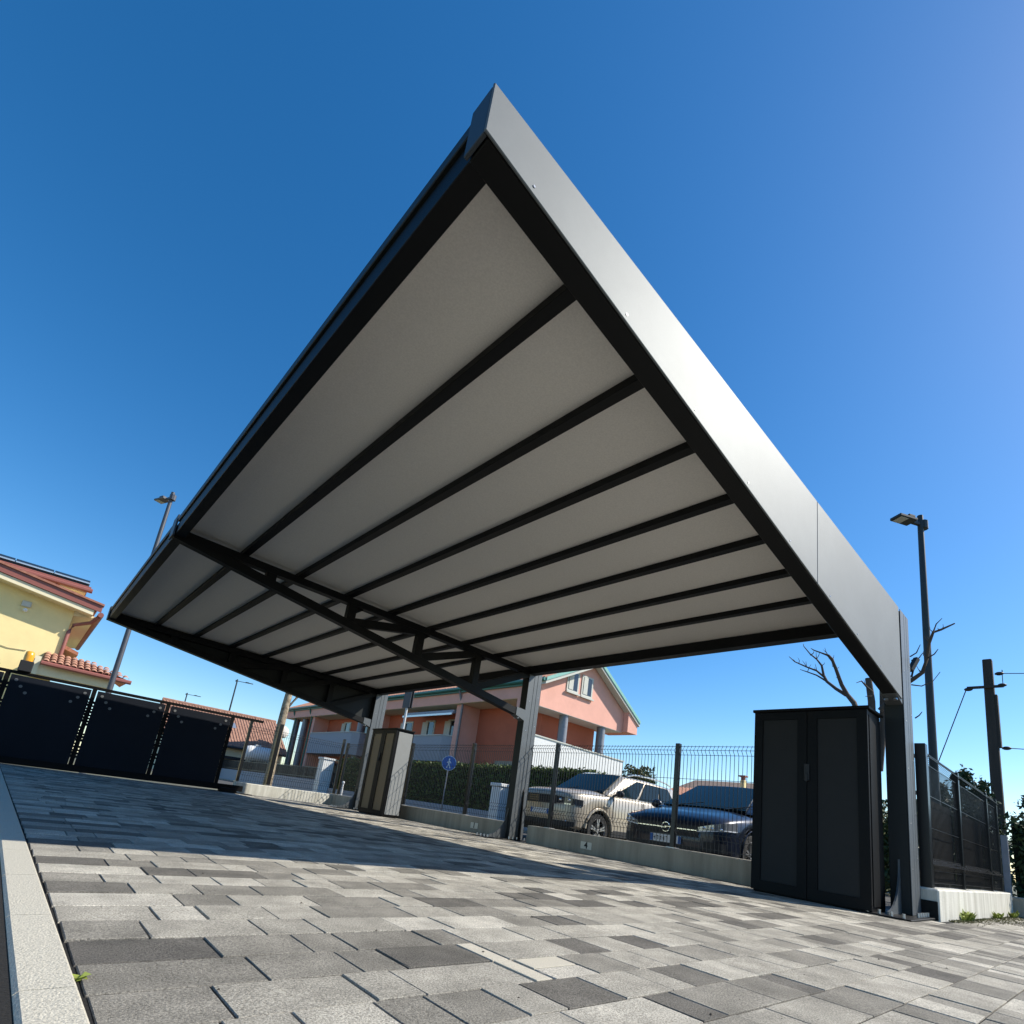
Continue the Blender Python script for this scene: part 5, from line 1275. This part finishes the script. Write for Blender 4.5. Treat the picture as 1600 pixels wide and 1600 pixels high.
# ------------------------------------------------------------------ weeds and moss at the foot of the pale wall
wd = T('weed_clump', (7.45, 1.15, GZ(7.4, 1.1)), 'bright green weed clump at the foot of the pale wall', 'weed', 'weeds along the pale wall')
def clump(t, c, n, hgt, spread, seed):
    r_ = random.Random(seed); mb = MB()
    for k in range(n):
        a = r_.uniform(0, 6.28); ln = hgt * r_.uniform(.5, 1.1); dx, dy = math.cos(a), math.sin(a) * .6; wd_ = r_.uniform(.008, .02)
        p0 = Vector(c) + Vector((r_.uniform(-.5, .5) * spread, -abs(r_.uniform(0, .5)) * .05, 0)); p1 = p0 + Vector((dx * ln * .45, dy * ln * .4, ln * .5)); p2 = p0 + Vector((dx * ln * 1.0, dy * ln * .8, ln * r_.uniform(.35, 1)))
        s = Vector((-dy, dx, 0)).normalized() * wd_
        mb.add([p0 - s * .5, p0 + s * .5, p1 - s, p1 + s, p2], [(0, 1, 3, 2), (2, 3, 4)])
    t.part(mb, 'blade', WEED)
clump(wd, (7.45, 1.165, GZ(7.4, 1.16)), 55, .12, .45, 1)
w2 = T('weed_clump', (9.3, 1.15, GZ(9.3, 1.1)), 'smaller weed clump farther along the pale wall', 'weed', 'weeds along the pale wall')
clump(w2, (9.3, 1.165, GZ(9.3, 1.16)), 40, .085, .45, 2)
w3 = T('weed_clump', (10.6, 1.12, GZ(10.6, 1.1)), 'dry weed at the far end of the pale wall', 'weed', 'weeds along the pale wall')
clump(w3, (10.6, 1.16, GZ(10.6, 1.16)), 36, .10, .4, 3)
w4 = T('weed_clump', (.205, 1.22, 0), 'tiny green sprout in the joint beside the kerb', 'weed', 'sprouts by the kerb')
clump(w4, (kerb_x(1.22) + .002, 1.22, -.012), 5, .028, .012, 4)
rs = np.random.RandomState(3); n = 5200
xx = 6.7 + 4.8 * rs.uniform(size=n); yy = 1.185 - np.abs(rs.normal(size=n)) * .07 * (1 + 1.2 * (xx > 8)); zz = -.0095 * xx - .001 * yy + rs.uniform(-.006, .006, n)
v, f = leaf_cloud(np.stack([xx, yy, zz], 1), .008, 4); me = bpy.data.meshes.new('moss'); me.from_pydata(v.tolist(), [], f.tolist()); me.materials.append(MOSS)
o = bpy.data.objects.new('moss', me); COL.objects.link(o); tag(o, 'thin moss and litter along the foot of the pale wall', 'moss', kind='stuff')

lt = MB(); r_ = random.Random(9)
for k in range(46):
    x = r_.uniform(.3, 6.0); yy = r_.uniform(.55, 3.6) if k % 3 else r_.uniform(.5, 1.6); q = r_.uniform(.002, .006)
    c = Vector((x, yy, GZ(x, yy) + q * .4)); a = r_.uniform(0, 3)
    vs = [c + Vector((q * r_.uniform(.6, 1.6) * math.cos(a + i * 1.57), q * r_.uniform(.6, 1.2) * math.sin(a + i * 1.57), 0)) for i in range(4)] + [c + Vector((0, 0, q * .7))]
    lt.add(vs, [(0, 1, 4), (1, 2, 4), (2, 3, 4), (3, 0, 4)])
tag(lt.part('litter', mat('dark_grit', (.05, .04, .03), 1.0)), 'scattered dark grit lying on the sunlit paving', 'grit', kind='stuff')
